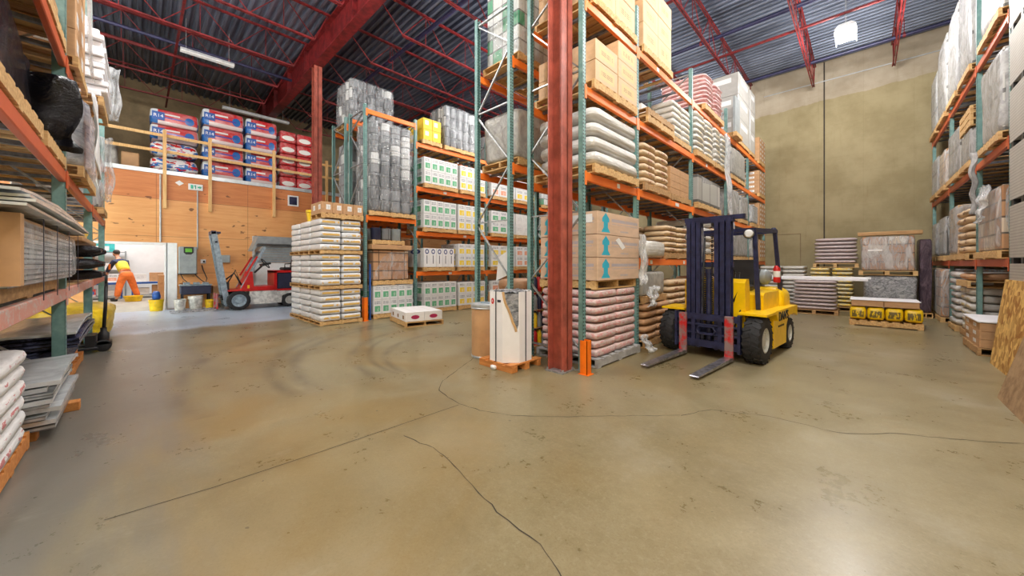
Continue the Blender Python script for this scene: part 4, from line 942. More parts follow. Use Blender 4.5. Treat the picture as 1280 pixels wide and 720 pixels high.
def bucket(loc, r0, r1, h, mat, label, cat='bucket', tilt=0, name='bucket'):
    o = thing(name, label, cat, loc); b = MB(); b.lathe([(0,0),(r0,0),(r0*.2+r1*.8,h*.8),(r1*1.03,h*.82),(r1*1.03,h*.86),(r1,h*.87),(r1,h),(r1-.008,h),(r0-.006,.01),(0,.012)], 24); lpart('pail_body', b, K[mat], o, 'auto')
    b = MB(); b.tube([(r1*1.02*math.cos(a), -r1*.25*math.sin(a)-.02, h*.84-abs(math.sin(a))*r1*.75) for a in [PI*k/14 for k in range(15)]], .004, 6); lpart('wire_handle', b, K['galv'], o, True)
    if tilt: o.rotation_euler = (0, tilt, 0)
    return o
bucket((-10.72, 3.3, z+.002), .13, .17, .33, 'yellowbin', 'yellow bucket on top of the white sack stack')

# ------------------------------------------------------------------ things on the floor by the central rack
# low pallet with flat white cartons, slightly turned
def rotp(cx, cy, rot, fn):
    c, s = math.cos(rot), math.sin(rot); return lambda x, y: (cx+c*x-s*y, cy+s*x+c*y)
o = dup(PP['pallet','wooden_pallet'], (-8.28, 4.98, 0), math.radians(-12)+PI/2, 'low wooden pallet standing in the middle aisle floor', sc=(.95,1.12,.9))
T = rotp(-8.28, 4.98, math.radians(-12), None)
for i in range(3):
    for j in range(2):
        x, y = T(-.42+.42*i, -.23+.46*j); o = link('flat_carton', cmesh('c_flat'), (x, y, .12+.115), math.radians(-12), (.415,.455,.22)); tag(o, f'flat white carton, {["far","near"][1-j]} row, {ordn[i]} from sack stack, on low pallet', 'box', 'flat white cartons on the low pallet')
# fibre drum
o = thing('fibre_drum', 'brown fibre drum with steel rim and grey lid beside white carton', 'drum', (-4.43, 3.98, 0))
b = MB(); b.lathe([(.245,0),(.25,.02),(.25,.80)], 40); lpart('barrel', b, K['drum'], o, 'auto')
b = MB(); b.lathe([(.252,.0),(.258,.006),(.258,.03),(.252,.036)], 40); b.lathe([(.252,.78),(.264,.785),(.264,.80),(.256,.81),(.264,.82),(.264,.85),(.25,.858)], 40); lpart('steel_rim', b, K['alu'], o, 'auto')
b = MB(); b.lathe([(.25,.84),(.235,.846),(.225,.83),(0,.83)], 40); lpart('lid', b, K['bluegrey'], o, 'auto')
b = MB(); b.bar((-.08,-.05,.86),(.1,-.02,.86),.05,.05); lpart('lid_clamp', b, K['bluegrey'], o)
b = MB(); b.grid(lambda u,v: (.2515*math.cos(-.55+.35*u), .2515*math.sin(-.55+.35*u), .52+.13*v), 6, 1); q = lpart('paper_label', b, K['white'], o); q.modifiers.new('thick','SOLIDIFY').thickness = .002
# octagonal white carton on its little orange-timber pallet
PXc, PYc = -3.78, 3.87
o = thing('timber_pallet', 'small orange-timber pallet under the torn white octagonal carton', 'pallet', (PXc, PYc, 0))
for k in range(3):
    b = MB(); b.cbox(-.34,-.28+.28*k-.045,0,.34,-.25+.25*k+.045,.085,.004); lpart('stringer', b, K['orangewood'], o)
for k in range(4):
    b = MB(); x = -.27+.18*k; b.cbox(x-.06,-.33,.085,x+.06,.33,.105,.003); lpart('deck_board', b, K['orangewood'], o)
o = thing('octagonal_carton', 'tall white octagonal carton with torn corner showing silver foil', 'box', (PXc, PYc, .105))
w, c, h = .30, .17, 1.0
oc = [(-w+c,-w),(w-c,-w),(w,-w+c),(w,w-c),(w-c,w),(-w+c,w),(-w,w-c),(-w,-w+c)]
b = MB(); vs = [(x,y,0) for x,y in oc] + [(x,y,h) for x,y in oc]
b.add(vs, [(i,(i+1)%8,8+(i+1)%8,8+i) for i in range(8) if i != 1] + [tuple(range(8))[::-1]])
# the corner face toward the aisle has a torn triangular opening at its upper edge
A0, A1 = Vector((*oc[1],0)), Vector((*oc[2],0)); fw = (A1-A0).length; fd = (A1-A0).normalized(); fnrm = Vector((fd.y,-fd.x,0))
def onface(t, z, out=0.0): p = A0 + fd*t + fnrm*out; return (p.x, p.y, z)
tear = [(.012,h),(.03,h-.10),(.05,h-.17),(.085,h-.24),(.12,h-.33),(.15,h-.43),(.185,h-.50),(.20,h-.56),(fw-.012,h-.46),(fw-.012,h)]
L = [(0,0),(fw,0),(fw,h)] + tear[::-1] + [(0,h)]
b.add([onface(t,z) for t,z in L], [tuple(range(len(L)))])
e = lpart('board_walls', b, K['cartonwhite'], o); sm = e.modifiers.new('thick','SOLIDIFY'); sm.thickness = .008; sm.offset = -1
b = MB(); inner = [(x*.93,y*.93) for x,y in oc]; vs = []
for q in range(9): vs += [(x*(1+.02*noise.noise(Vector((x*9,y*9,q*1.3)))),y*(1+.02*noise.noise(Vector((x*9,y*9,q*1.7)))),.02+(h-.05)*q/8) for x,y in inner]
b.add(vs, [(q*8+i,q*8+(i+1)%8,q*8+8+(i+1)%8,q*8+8+i) for q in range(8) for i in range(8)]); b.grid(lambda u,v: ((u-.5)*.42,(v-.5)*.42,h-.01+.05*noise.noise(Vector((u*6,v*6,2)))), 16, 16); lpart('foil_liner', b, K['foil'], o, True)
b = MB()
for i in range(7): b.bar(onface(tear[i][0]-.004,tear[i][1],.004), onface(tear[i+1][0]-.004,tear[i+1][1],.004), .006, .034, fd)
lpart('torn_edge', b, K['torn'], o)
b = MB()
b.bar((0,-w-.004,.004),(0,-w-.004,h+.012),.018,.004,(0,1,0)); b.bar((0,-w-.004,h+.012),(0,w+.004,h+.012),.018,.004,(0,0,1)); b.bar((0,w+.004,.004),(0,w+.004,h+.012),.018,.004,(0,1,0))
b.bar((w+.004,0,.004),(w+.004,0,h+.012),.018,.004,(1,0,0)); b.bar((-w-.004,0,.004),(-w-.004,0,h+.012),.018,.004,(1,0,0)); lpart('strap', b, K['strap'], o)
b = MB(); vs = [(-.07+math.cos(t)*.03, -w-.003, h-.14+math.sin(t)*.042) for t in [2*PI*k/20 for k in range(20)]]; b.add(vs, [tuple(range(20))]); e = lpart('red_stamp', b, K['redcloth'], o); e.modifiers.new('thick','SOLIDIFY').thickness = .002
me = text_mesh('R', .05, K['white_ink'], .001); link('lettering', me, (-.07, -w-.007, h-.14), (PI/2, 0, 0), parent=o)
b = MB(); b.grid(lambda u,v: (.03+.07*u, -w-.004, h-.15+.035*v), 2, 1); e = lpart('dark_print', b, K['strap'], o); e.modifiers.new('thick','SOLIDIFY').thickness = .002
b = MB(); b.superell((0,0,.03),(.1,.07,.06),.7,.7,12,6,lambda p: p*(1+.25*noise.noise(p*6))); solo('paper_scrap', b, K['white'], 'crumpled white paper under the white carton pallet', 'paper', (-3.78,3.52,0), smooth=True, world=False)
# orange post guards
def guard(X, Y, h, label, w=.055):
    b = MB(); t = .008
    b.box(X+w-t,Y-w,0,X+w,Y+w,h); b.box(X-w,Y-w,0,X+w,Y-w+t,h); b.box(X-w,Y+w-t,0,X+w,Y+w,h); b.box(X-w-.02,Y-w-.02,0,X+w+.03,Y+w+.02,.006); return solo('post_guard', b, K['guard'], label, 'post guard', (X,Y,0))
guard(-2.72, 4.25, .46, 'orange steel guard on floor in front of first rack post')
guard(-9.43, 4.16, .62, 'orange guard at foot of end bay post beside white sacks')
b = MB(); b.box(-9.55,4.32,0,-9.49,4.345,1.5); solo('blue_strip', b, K['blue'], 'blue upright strip standing beside the end bay post', 'strip', (-9.52,4.33,0))
guard(-4.74, 4.27, .7, 'red-orange guard peeking out behind the fibre drum')

# ------------------------------------------------------------------ near left rack (face Y = -0.64, run along X)
# nearest floor load: white sacks with red print, bulging into the aisle
z = pallet(-4.9, -1.7, -3.75, -.62, 0, 'wooden pallet under red-printed white sacks at near left', 'orangewood', along='x')
sacks('s_redwhite', -4.85, -1.72, -3.75, -.60, z, .118, 1, 2, 6, 'white sack with red print', 'near stack in left rack', 'red printed sacks', yw=['inner','aisle-side'], jit=.025)
def sheets(x0, y0, x1, y1, z0, n, t, mats, label, cat, bend=.03, off=.03, seed=1, name='sheet_stack', top_label=None):
    """a bundle of thin bendy sheets, the top ones lifting at a corner"""
    r = thing(name, label, cat, ((x0+x1)/2,(y0+y1)/2,z0)); rr = random.Random(seed)
    for k in range(n):
        dx, dy = rr.uniform(-off,off), rr.uniform(-off,off); b = MB(); zz = z0+t*k; lift = bend*k/max(1,n-1)
        def fn(u, v, zz=zz, dx=dx, dy=dy, lift=lift): return (x0+dx+(x1-x0)*u, y0+dy+(y1-y0)*v, zz+t*.85+lift*(math.sin(u*3+1)*.5+.5)*(v**2)*(u*1.0+.2)+lift*.2*noise.noise(Vector((u*4,v*4,k))))
        nu, nv = 14, 8; b.grid(fn, nu, nv); top = list(b.v); N = len(top); b.add([(x,y,z-t*.8) for x,y,z in top], [f[::-1] for f in b.f])
        per = [i for i in range(nu+1)] + [(j+1)*(nu+1)-1 for j in range(1,nv+1)] + [nv*(nu+1)+i for i in range(nu-1,-1,-1)] + [j*(nu+1) for j in range(nv-1,0,-1)]
        b.f += [(per[(i+1)%len(per)], per[i], N+per[i], N+per[(i+1)%len(per)]) for i in range(len(per))]; b.mi += [0]*len(per)
        part('sheet', b, K[mats[-1] if k == n-1 else mats[k % max(1,len(mats)-1)]], r, 'auto')
    return r
b = MB(); b.cbox(-5.9,-.95,0,-5.78,-.42,.09,.005); solo('timber_bearer', b, K['orangewood'], 'orange timber bearer poking out under silver sheets at near left', 'timber', (-5.84,-.7,0))
b = MB(); b.cbox(-5.15,-1.6,0,-5.03,-.6,.09,.005); solo('timber_bearer', b, K['orangewood'], 'second timber bearer hidden under silver sheets at near left', 'timber', (-5.1,-1.1,0))
sheets(-6.25, -1.68, -4.95, -.50, .092, 9, .045, ['silveredge','silversmooth','silversmooth'], 'stack of silver foam sheets on timber bearers beside near post', 'sheets', .12, .05, 3)
# second bay floor: dark wrapped sheets with a silver top on an orange pallet
z = pallet(-8.8, -1.75, -6.7, -.60, 0, 'orange wooden pallet under dark wrapped sheets behind near post', 'orangewood', along='x')
z = pallet(-8.8, -1.75, -6.7, -.66, z, 'upper orange wooden pallet under dark wrapped sheets behind near post', 'orangewood', along='x')
K['navyfilm'] = opaque_film('navy_film', sRGB(20,22,40), sRGB(70,76,110), 4, (.4,1,2), .2, .6)
wrapped(-8.75, -1.75, -6.68, -.6, z, z+.24, 'navy film-wrapped slab under curling silver sheets', 'navyfilm', opaque=True, amp=.02)
sheets(-8.85, -1.78, -6.68, -.52, z+.25, 5, .035, ['navyfilm','silversmooth'], 'curling silver sheets lying on navy wrapped slab', 'sheets', .16, .04, 5)
# yellow tarp-covered bags further along
b = MB()
def tarpf(p): n = noise.noise(p*4+Vector((3,1,2)))*.10+noise.noise(p*11)*.03; return Vector((p.x*(1+n), p.y*(1+n), p.z*(1+n*.8) if p.z > -.3 else p.z))
b.superell((0,0,.34),(2.6,1.3,.68),.5,.3,48,18,tarpf); b.v = [(x,y,max(z,.004)) for x,y,z in b.v]; tp = thing('tarped_bags','heap of yellow plastic bags under left rack beyond the pallet jack','bags',(-11.45,-1.02,0)); lpart('yellow_cover', b, K['tarp'], tp, True)
b = MB(); b.superell((0,0,.42),(4.6,1.0,.84),.5,.3,48,18,tarpf); b.v = [(x,y,max(z,.004)) for x,y,z in b.v]; tp = thing('tarped_bags','long yellow plastic heap behind the navy wrapped slab','bags',(-8.2,-2.5,0)); lpart('yellow_cover', b, K['tarp'], tp, True)
# pallet jack
o = thing('pallet_jack', 'black pallet jack with upright handle beside the yellow bags', 'pallet jack', (-9.45, -.42, 0))
b = MB(); b.tube([(0,0,.3),(0,.02,.75),(0,.03,1.18)], .024, 10); lpart('handle', b, K['black'], o, True)
b = MB(); b.tube([(-.03,.03,1.16),(-.1,.03,1.18),(-.12,.03,1.26),(-.08,.03,1.3),(.08,.03,1.3),(.12,.03,1.26),(.1,.03,1.18),(.03,.03,1.16)], .015, 8); lpart('grip', b, K['black'], o, True)
b = MB(); b.lathe([(.06,.14),(.07,.18),(.07,.3),(.04,.34),(.04,.4),(0,.4)], 16); b.box(-.1,-.1,.12,.1,.1,.17); lpart('pump', b, K['black'], o, 'auto')
for s in (-1,1):
    b = MB(); b.lathe([(0,-.03),(.08,-.03),(.10,-.02),(.10,.02),(.08,.03),(0,.03)], 20, (s*.07,0,.10), 'x'); lpart('wheel', b, K['rubber'], o, 'auto')
    b = MB(); b.cbox(s*.19-.08,-1.15,.06,s*.19+.08,-.05,.11,.01); lpart('fork', b, K['black'], o)
b = MB(); b.box(-.2,-.2,.11,.2,-.08,.3); lpart('yoke', b, K['black'], o)
# lowest beam level, z = 1.22
z = pallet(-6.44, -1.75, -3.4, -.62, 1.22, 'grey-legged long pallet under foil-wrapped panel bundle', 'pallet2', along='x', name='long_pallet')
b = MB(); o = thing('wrapped_panel_bundle', 'foil-wrapped panel bundle between kraft boards in near left rack', 'bundle', (-5, -1.1, z))
for k in range(11): b.box(-6.4,-1.7,z+.005+.036*k,-3.5,-.52,z+.005+.036*k+.026)
part('panels', b, K['silveredge'], o)
b = MB(); shell(b, -6.44, -1.70, -3.44, -.48, z+.01, z+.44, 31, .02, .14, 70, 14); part('stretch_film', b, K['film'], o, True)
b = MB(); b.box(-3.49,-1.5,z+.01,-3.455,-.6,z+.46); b.box(-3.56,-.54,z+.02,-3.46,-.47,z+.44); part('corner_board', b, K['kraft'], o)
b = MB(); b.box(-6.42,-1.7,z+.41,-3.5,-.50,z+.435); part('top_board', b, K['kraft'], o)
b = MB()
for x in (-6.0,-5.3,-4.6,-4.0): b.box(x-.012,-.449,z-.1,x+.012,-.446,z+.45); b.box(x-.012,-1.78,z+.446,x+.012,-.446,z+.45)
part('strap', b, K['strap'], o)
sheets(-6.42, -1.75, -3.3, -.42, z+.468, 4, .02, ['silversmooth','silversmooth'], 'warped silver sheets on top of the foil-wrapped panel bundle', 'sheets', .12, .03, 9)
# second bay level 1.22
b = MB(); b.box(-9.8,-1.66,1.223,-6.65,-.6,1.243); solo('shelf_board', b, K['pallet2'], 'plywood shelf board under black hoses on low left beam', 'board', (-8,-1,1.22))
rr = random.Random(3)
for k in range(9):
    x, y, zz = -8.6+.35*(k%3)+.1*(k//3), -.75+.05*(k%2), 1.248+.088+.172*(k//3); b = MB(); pts = [(x+rr.uniform(-.06,.06)+math.sin(t*5+k)*.03, -1.45+.32*t*3.4, zz+math.sin(t*7+k)*.015) for t in [q/9 for q in range(10)]]
    b.tube(pts, [.03]+[.07]*8+[.035], 10); solo('black_bundle', b, K['blackfilm'], f'black film-wrapped tube, {["lowest","middle","upper"][k//3]} layer, {ordn[k%3]} from far post', 'tube bundle', (x,-1.1,zz), 'black wrapped tubes on the low left beam', True)
b = MB(); b.box(-8.0,-.30,1.42,-7.8,-.285,1.5); solo('orange_tag', b, K['guard'], 'orange tag stuck on the black wrapped tubes', 'tag', (-7.9,-.41,1.42))
b = MB(); b.cbox(-9.4,-1.6,1.80,-7.3,-.5,1.86,.01); solo('brown_board_stack', b, K['kraft'], 'brown boards lying over the black tubes', 'boards', (-8.4,-1,1.75))
b = MB(); b.superell((0,0,.07),(1.7,.9,.14),.5,.3,24,8,tarpf); solo('yellow_bag', b, K['tarp'], 'flat yellow bag on the brown boards in left rack', 'bag', (-8.3,-1.0,1.862), smooth=True, world=False)
# third bay, low: brown cartons
z = pallet(-12.9, -1.7, -11.7, -.7, 1.22, 'wooden pallet under brown cartons at far end of left rack', fine=False, along='x')
cartons('kraft', -12.9, -1.7, -11.7, -.7, z, .3, 2, 2, 2, 'brown carton', 'far end of left rack', xw=['far','near'], yw=['inner','aisle-side'])
# level 2.55
z = pallet(-6.40, -1.66, -5.2, -.56, 2.55, 'yellowish wooden pallet under black-wrapped load in left rack', along='x')
z2 = pallet(-5.0, -1.66, -3.3, -.56, 2.55, 'nearest wooden pallet under black-wrapped load in left rack', along='x')
wrapped(-6.08, -1.66, -3.5, -.74, z, 3.6, 'glossy black film-wrapped load hanging over near left beam', 'blackfilm', opaque=True, amp=.10)
drape('loose_wrap', [(-6.16,-.76,3.5),(-6.22,-.76,3.2),(-6.28,-.72,2.95),(-6.3,-.70,2.82),(-6.3,-.68,2.74)], .62, K['blackfilm'], 'ragged black film tail hanging by near left post', seed=12)
z = pallet(-8.6, -1.66, -6.75, -.46, 2.55, 'wooden pallet under blue-grey silver load in left rack', along='x')
wrapped(-8.55, -1.66, -6.85, -.44, z, 3.62, 'shiny blue-silver wrapped load past the near left post', 'silverblue', opaque=True, amp=.035, e=.3)
drape('loose_wrap', [(-7.0,-.40,3.6),(-7.0,-.38,3.2),(-7.0,-.38,2.85),(-7.05,-.36,2.6)], .4, K['white'], 'white film strip down the corner of blue-silver load', seed=14, along='x')
drape('loose_wrap', [(-8.62,-.40,3.5),(-8.64,-.38,3.1),(-8.66,-.36,2.8),(-8.68,-.36,2.5)], .22, K['film'], 'ragged clear film tail on far edge of blue-silver load', seed=15)
z = pallet(-12.6, -1.7, -11.4, -.5, 2.55, 'far wooden pallet in left rack under film scraps', fine=False, along='x'); wrapped(-12.55,-1.7,-11.45,-.55,z,3.3,'pale wrapped load at far end of left rack','film_soft','whitebox')
# level 3.85
z = pallet(-6.4, -1.66, -5.2, -.56, 3.85, 'wooden pallet overhead at near left, under long boards', along='x')
b = MB(); b.cbox(-6.42,-1.68,z+.003,-4.7,-.62,z+.35,.015); solo('plank_bundle', b, K['pallet2'], 'bundle of brown planks overhead on near left beam', 'planks', (-5.4,-1,z))
z2 = pallet(-4.6, -1.66, -3.3, -.56, 3.85, 'nearest overhead wooden pallet in left rack', along='x')
z = pallet(-7.9, -1.66, -6.75, -.50, 3.85, 'wooden pallet under film-wrapped cartons high in left rack', along='x')
cartons('kraft_label', -7.88, -1.66, -6.8, -.52, z, .34, 2, 2, 5, 'film-wrapped carton', 'high in left rack past near post', 'wrapped cartons high in left rack', xw=['far','near'], yw=['inner','aisle-side'])
drape('loose_wrap', [(-7.2,-.47,5.6),(-7.2,-.46,4.9),(-7.2,-.45,4.3),(-7.3,-.44,3.98)], .7, K['film_thin'], 'clear film draped over the high left cartons', seed=18, along='x')
z = pallet(-9.3, -1.75, -8.1, -.36, 3.85, 'wooden pallet under white foam slabs high in left rack', along='x')
for k in range(15):
    b = MB(); dx, dy = rr.uniform(-.05,.05), rr.uniform(-.04,.05); q = .15 if k > 11 else 0; b.cbox(-9.25+dx+q*2,-1.7,z+.082*k,-8.1+dx,-.36+dy-q,z+.082*k+.076,.012); solo('foam_slab', b, K['cartonwhite'], f'white foam slab, {ordn[k] if k < 13 else ["fourteenth","topmost"][k-13]} layer up, high in left rack', 'foam slab', (-8.7,-1,z+.082*k), 'white foam slabs')
drape('loose_wrap', [(-9.36,-.34,4.9),(-9.38,-.32,4.6),(-9.38,-.30,4.3),(-9.4,-.30,4.0)], .22, K['film'], 'clear film fluttering off the white foam slabs', seed=21)

# ------------------------------------------------------------------ right rack (face X = 1.53)
RX0, RX1 = 1.50, 2.52
def rr_load(y0, y1, lv, top, fm, inn, txt, x0=RX0, n=1, opaque=False):
    z = lv
    for q in range(n): z = pallet(x0-.02, y0, RX1, y1, z, 'wooden pallet under ' + txt if n == 1 else f'wooden pallet {ordn[q]} from beam under {txt}', fine=(y0 < 13))
    wrapped(x0, y0+.02, RX1-.02, y1-.02, z, top, txt, fm, inn, opaque=opaque)
rr_load(9.15, 10.6, 5.28, 7.5, 'film_soft', 'whitebox', 'grey wrapped cartons, right rack top, nearest')
rr_load(11.3, 12.5, 5.28, 7.5, 'film_soft', 'whitebox', 'tall grey wrapped cartons, right rack top, second from panels')
rr_load(12.8, 14.05, 5.28, 7.45, 'film_soft', 'whitebox', 'tall grey wrapped cartons, right rack top, third from panels')
rr_load(14.35, 15.8, 5.28, 7.45, 'film_soft', 'whitebox', 'tall grey wrapped cartons, right rack top, fourth from panels')
rr_load(16.0, 17.2, 5.28, 7.1, 'film', 'whitebox', 'wrapped load at right rack top against tan wall')
rr_load(9.15, 10.55, 3.4, 4.85, 'film_soft', 'whitebox', 'pale wrapped block on upper beam of right rack beside panels')
rr_load(11.3, 12.4, 3.4, 4.2, 'film_soft', 'whitebox', 'low wrapped block on upper beam of right rack')
z = 4.2
for q in range(3): z = pallet(RX0, 11.3, RX1, 12.4, z, f'empty wooden pallet, {["lowest","middle","topmost"][q]} of three on low wrapped block')
rr_load(12.55, 14.05, 3.4, 4.6, 'film_soft', 'whitebox', 'broad pale wrapped block on upper beam of right rack')
rr_load(14.4, 15.6, 3.4, 4.5, 'film', 'smallbox', 'film-wrapped tan cartons on upper beam of right rack')
rr_load(15.8, 17.1, 3.4, 4.6, 'film', 'whitebox', 'clear-wrapped load on upper beam against tan wall')
rr_load(9.2, 10.9, 1.58, 2.75, 'film', 'brickbox', 'film-wrapped brown cartons on lower beam beside panels')
drape('loose_wrap', [(1.46,9.9,2.8),(1.43,9.85,2.55),(1.42,9.9,2.35),(1.40,9.95,2.2)], .4, K['film'], 'shiny loose film on wrapped brown cartons of right rack', seed=25)
drape('loose_wrap', [(1.42,10.5,3.5),(1.42,10.45,3.1),(1.43,10.5,2.75),(1.43,10.5,2.4)], .16, K['film_soft'], 'strip of film hanging from right rack upper beam', seed=27)
z = pallet(RX0-.05, 11.35, RX1, 12.55, 1.58, 'wooden pallet under tan sacks on lower beam of right rack')
sacks('s_tan', RX0-.05, 11.35, RX1-.05, 12.55, z, .15, 1, 2, 6, 'lumpy tan sack', 'lower beam of right rack', 'tan sacks on right rack')
rr_load(12.8, 14.0, 1.58, 2.85, 'film_soft', 'smallbox', 'wrapped tan cartons mid lower beam of right rack')
rr_load(14.4, 15.7, 1.58, 2.75, 'film', 'whitebox', 'pale wrapped bundle far part of lower beam')
rr_load(15.9, 17.1, 1.58, 2.7, 'film_soft', 'whitebox', 'grey wrapped bundle on lower beam against tan wall')
# floor below the right rack
z = pallet(1.34, 9.55, 2.4, 10.75, 0, 'dark pallet under brown slab stack on floor by right rack', 'pallet2')
z = cartons('kraft_label', 1.36, 9.56, 2.4, 10.74, z, .135, 1, 2, 3, 'film-wrapped brown slab carton', 'floor by strand board', 'brown slab cartons')
b = MB(); b.cbox(1.34,9.54,z+.006,2.42,10.76,z+.036,.008); solo('grey_cover_sheet', b, K['cartonwhite'], 'grey-white cover sheet on the brown slab cartons', 'sheet', (1.9,10.1,z))
z = pallet(1.5, 11.3, 2.5, 12.4, 0, 'wooden pallet under white cement sacks by right rack', 'pallet2')
z = sacks('s_whiteyel', 1.48, 11.3, 2.5, 12.4, z, .15, 1, 2, 6, 'white sack with ochre band', 'floor under right rack', 'ochre banded sacks right rack')
z = pallet(1.46, 11.25, 2.5, 12.45, z, 'wooden pallet lying on white sacks under right rack')
sacks('s_brown', 1.46, 11.25, 2.5, 12.45, z, .14, 1, 2, 1, 'flat brown sack', 'on pallet above white sacks')
z = pallet(1.46, 12.65, 2.5, 13.5, 0, 'wooden pallet under grey-wrapped sacks on right floor', fine=False)
sacks('s_grey', 1.45, 12.65, 2.5, 13.5, z, .15, 1, 1, 8, 'grey wrapped sack', 'floor stack under right rack second from slabs')
z = pallet(1.42, 14.32, 2.5, 15.25, 0, 'yellow wooden pallet under shiny wrapped load on right floor', fine=False); wrapped(1.4, 14.32, 2.5, 15.25, z, 1.38, 'shiny wrapped brown load on floor under right rack', 'film', 'brickbox')
z = pallet(1.45, 15.4, 2.5, 16.6, 0, 'wooden pallet under wrapped brown carton column far right floor', fine=False); wrapped(1.43, 15.4, 2.5, 16.6, z, 1.4, 'wrapped brown carton column on floor nearest tan wall', 'film', 'smallbox')
# white panel bundles, spacers between, boards leaning in front
zz = 0.0
for k in range(7):
    hgt = .75 if k else .585; b = MB(); b.box(1.54,6.6,zz+.085,2.85,8.88,zz+.085+hgt)
    solo('panel_bundle', b, K['sheets'], f'bundle of grey-white panels, {ordn[k]} from floor, behind leaning boards', 'panel bundle', (2.2,7.9,zz), 'white panel bundles')
    for j, yy in enumerate((6.8,7.6,8.3,8.75)): b = MB(); b.box(1.54,yy-.05,zz,2.85,yy+.05,zz+.085); solo('spacer_block', b, K['black'], f'dark spacer under {ordn[k]} panel bundle, {ordn[j]} from camera end', 'spacer', (2.2,yy,zz), 'spacers in panel stack')
    zz += hgt+.085
b = MB(); b.prism([(1.38,0),(1.395,0),(1.535,1.27),(1.52,1.27)], 6.75, 9.0, axis='y'); solo('strand_board', b, K['osb'], 'golden oriented strand board leaning on the white panel stack', 'board', (1.4,8.5,0))
b = MB(); b.prism([(1.08,0),(1.096,0),(1.40,1.22),(1.384,1.22)], 4.3, 6.72, axis='y'); solo('fibreboard_sheet', b, K['fibre'], 'dusty brown board leaning at the right edge', 'board', (1.2,5.5,0))
# ------------------------------------------------------------------ stacks on the floor by the tan wall
z = pallet(-2.7, 15.6, -1.4, 16.7, 0, 'pallet under grey labelled sacks behind the forklift by tan wall', fine=False)
z = sacks('s_whiteyel', -2.7, 15.6, -1.4, 16.7, z, .13, 2, 1, 10, 'grey-white labelled sack', 'stack by tan wall nearest forklift', 'grey sacks by the tan wall', xw=['outer','inner'])
z = pallet(-1.6, 14.05, -.52, 15.0, 0, 'dark pallet under rosy foil sacks by tan wall', 'pallet2', fine=False)
z = sacks('s_foil', -1.6, 14.05, -.52, 15.0, z, .11, 1, 1, 8, 'rosy foil-wrapped sack', 'low stack under white planks', 'rosy foil sacks')
for k, (dy, dz, lab) in enumerate(((0,0,'lower'),(.06,.055,'upper'))):
    b = MB(); b.cbox(-2.15,14.12+dy,z+dz+.004,.1+.06*k,14.5+dy,z+dz+.054,.006); solo('white_plank', b, K['cartonwhite'], f'long white plank, {lab} of two, across the rosy foil sacks', 'plank', (-1,14.3,z+dz), 'white planks')
z = pallet(-1.3, 15.55, -.2, 16.6, 0, 'pallet under yellow-banded sacks by tan wall', fine=False)
K['s_yelband'] = sack_mat('yellow_white_sack', sRGB(216,206,170), sRGB(236,196,30), .35, 'all', -.4, .4, .3)
z = sacks('s_yelband', -1.3, 15.55, -.2, 16.6, z, .125, 2, 1, 10, 'yellow and white sack', 'stack behind white planks', 'yellow white sacks', xw=['outer','inner'])
z = pallet(-1.2, 15.6, -.1, 16.6, z, 'pallet between yellow-white sacks and lilac foil sacks', fine=False)
sacks('s_foil', -1.2, 15.6, -.1, 16.6, z, .118, 1, 1, 7, 'lilac foil sack', 'on top of yellow-white stack', 'lilac foil sacks')
z = pallet(0.0, 15.0, 1.1, 16.1, 0, 'pallet under crinkled silver load by tan wall', fine=False)
wrapped(0.0, 15.0, 1.08, 16.1, z, 1.16, 'crinkled silver film-wrapped load under wrapped kraft load', 'foil', opaque=True, amp=.03)
z = pallet(-.1, 15.0, 1.09, 16.1, 1.17, 'pallet between silver load and wrapped kraft load by tan wall', fine=False)
wrapped(-.05, 15.0, 1.06, 16.1, z, 2.32, 'tall film-wrapped kraft load stacked by tan wall', 'film', 'brickbox', label_card=('y', (.25, 1.9), (.3, .04)))
b = MB(); b.cbox(-.12,15.0,2.335,1.18,15.3,2.44,.008); solo('brown_plank', b, K['pallet2'], 'brown plank lying on the tall wrapped kraft load', 'plank', (.5,15.1,2.335))
z = pallet(1.125, 15.2, 1.38, 16.1, 0, 'pallet under dark purple wrapped stack beside kraft load', fine=False); wrapped(1.125, 15.2, 1.37, 16.1, z, 2.2, 'narrow dark purple wrapped stack beside tall kraft load', 'purple', opaque=True)
z = pallet(-.25, 12.25, .98, 13.3, 0, 'wooden pallet under yellow plastic sacks in right aisle', along='x')
for j in range(2):
    for i in range(4):
        o = link('sack', smesh('s_yellow', i%3), (-.25+.31*(i+.5), 12.28+.5*(j+.5), z+.17), PI/2 if i%2 else -PI/2, (.5,.306,.33)); tag(o, f'yellow sack with black print, {["front","back"][j]} row, {ordn[i]} from forklift side', 'sack', 'yellow sacks on the aisle pallet')
cartons('kraft', -.22, 12.3, .92, 13.2, z+.34, .14, 2, 1, 1, 'flat kraft carton', 'atop the yellow sacks', xw=['nearer forklift','nearer right rack'])
b = MB(); b.cbox(-.24,12.28,z+.485,.94,13.22,z+.5,.004); solo('grey_cover_sheet', b, K['cartonwhite'], 'thin pale sheet covering the cartons on yellow sacks', 'sheet', (.3,12.7,z+.485))

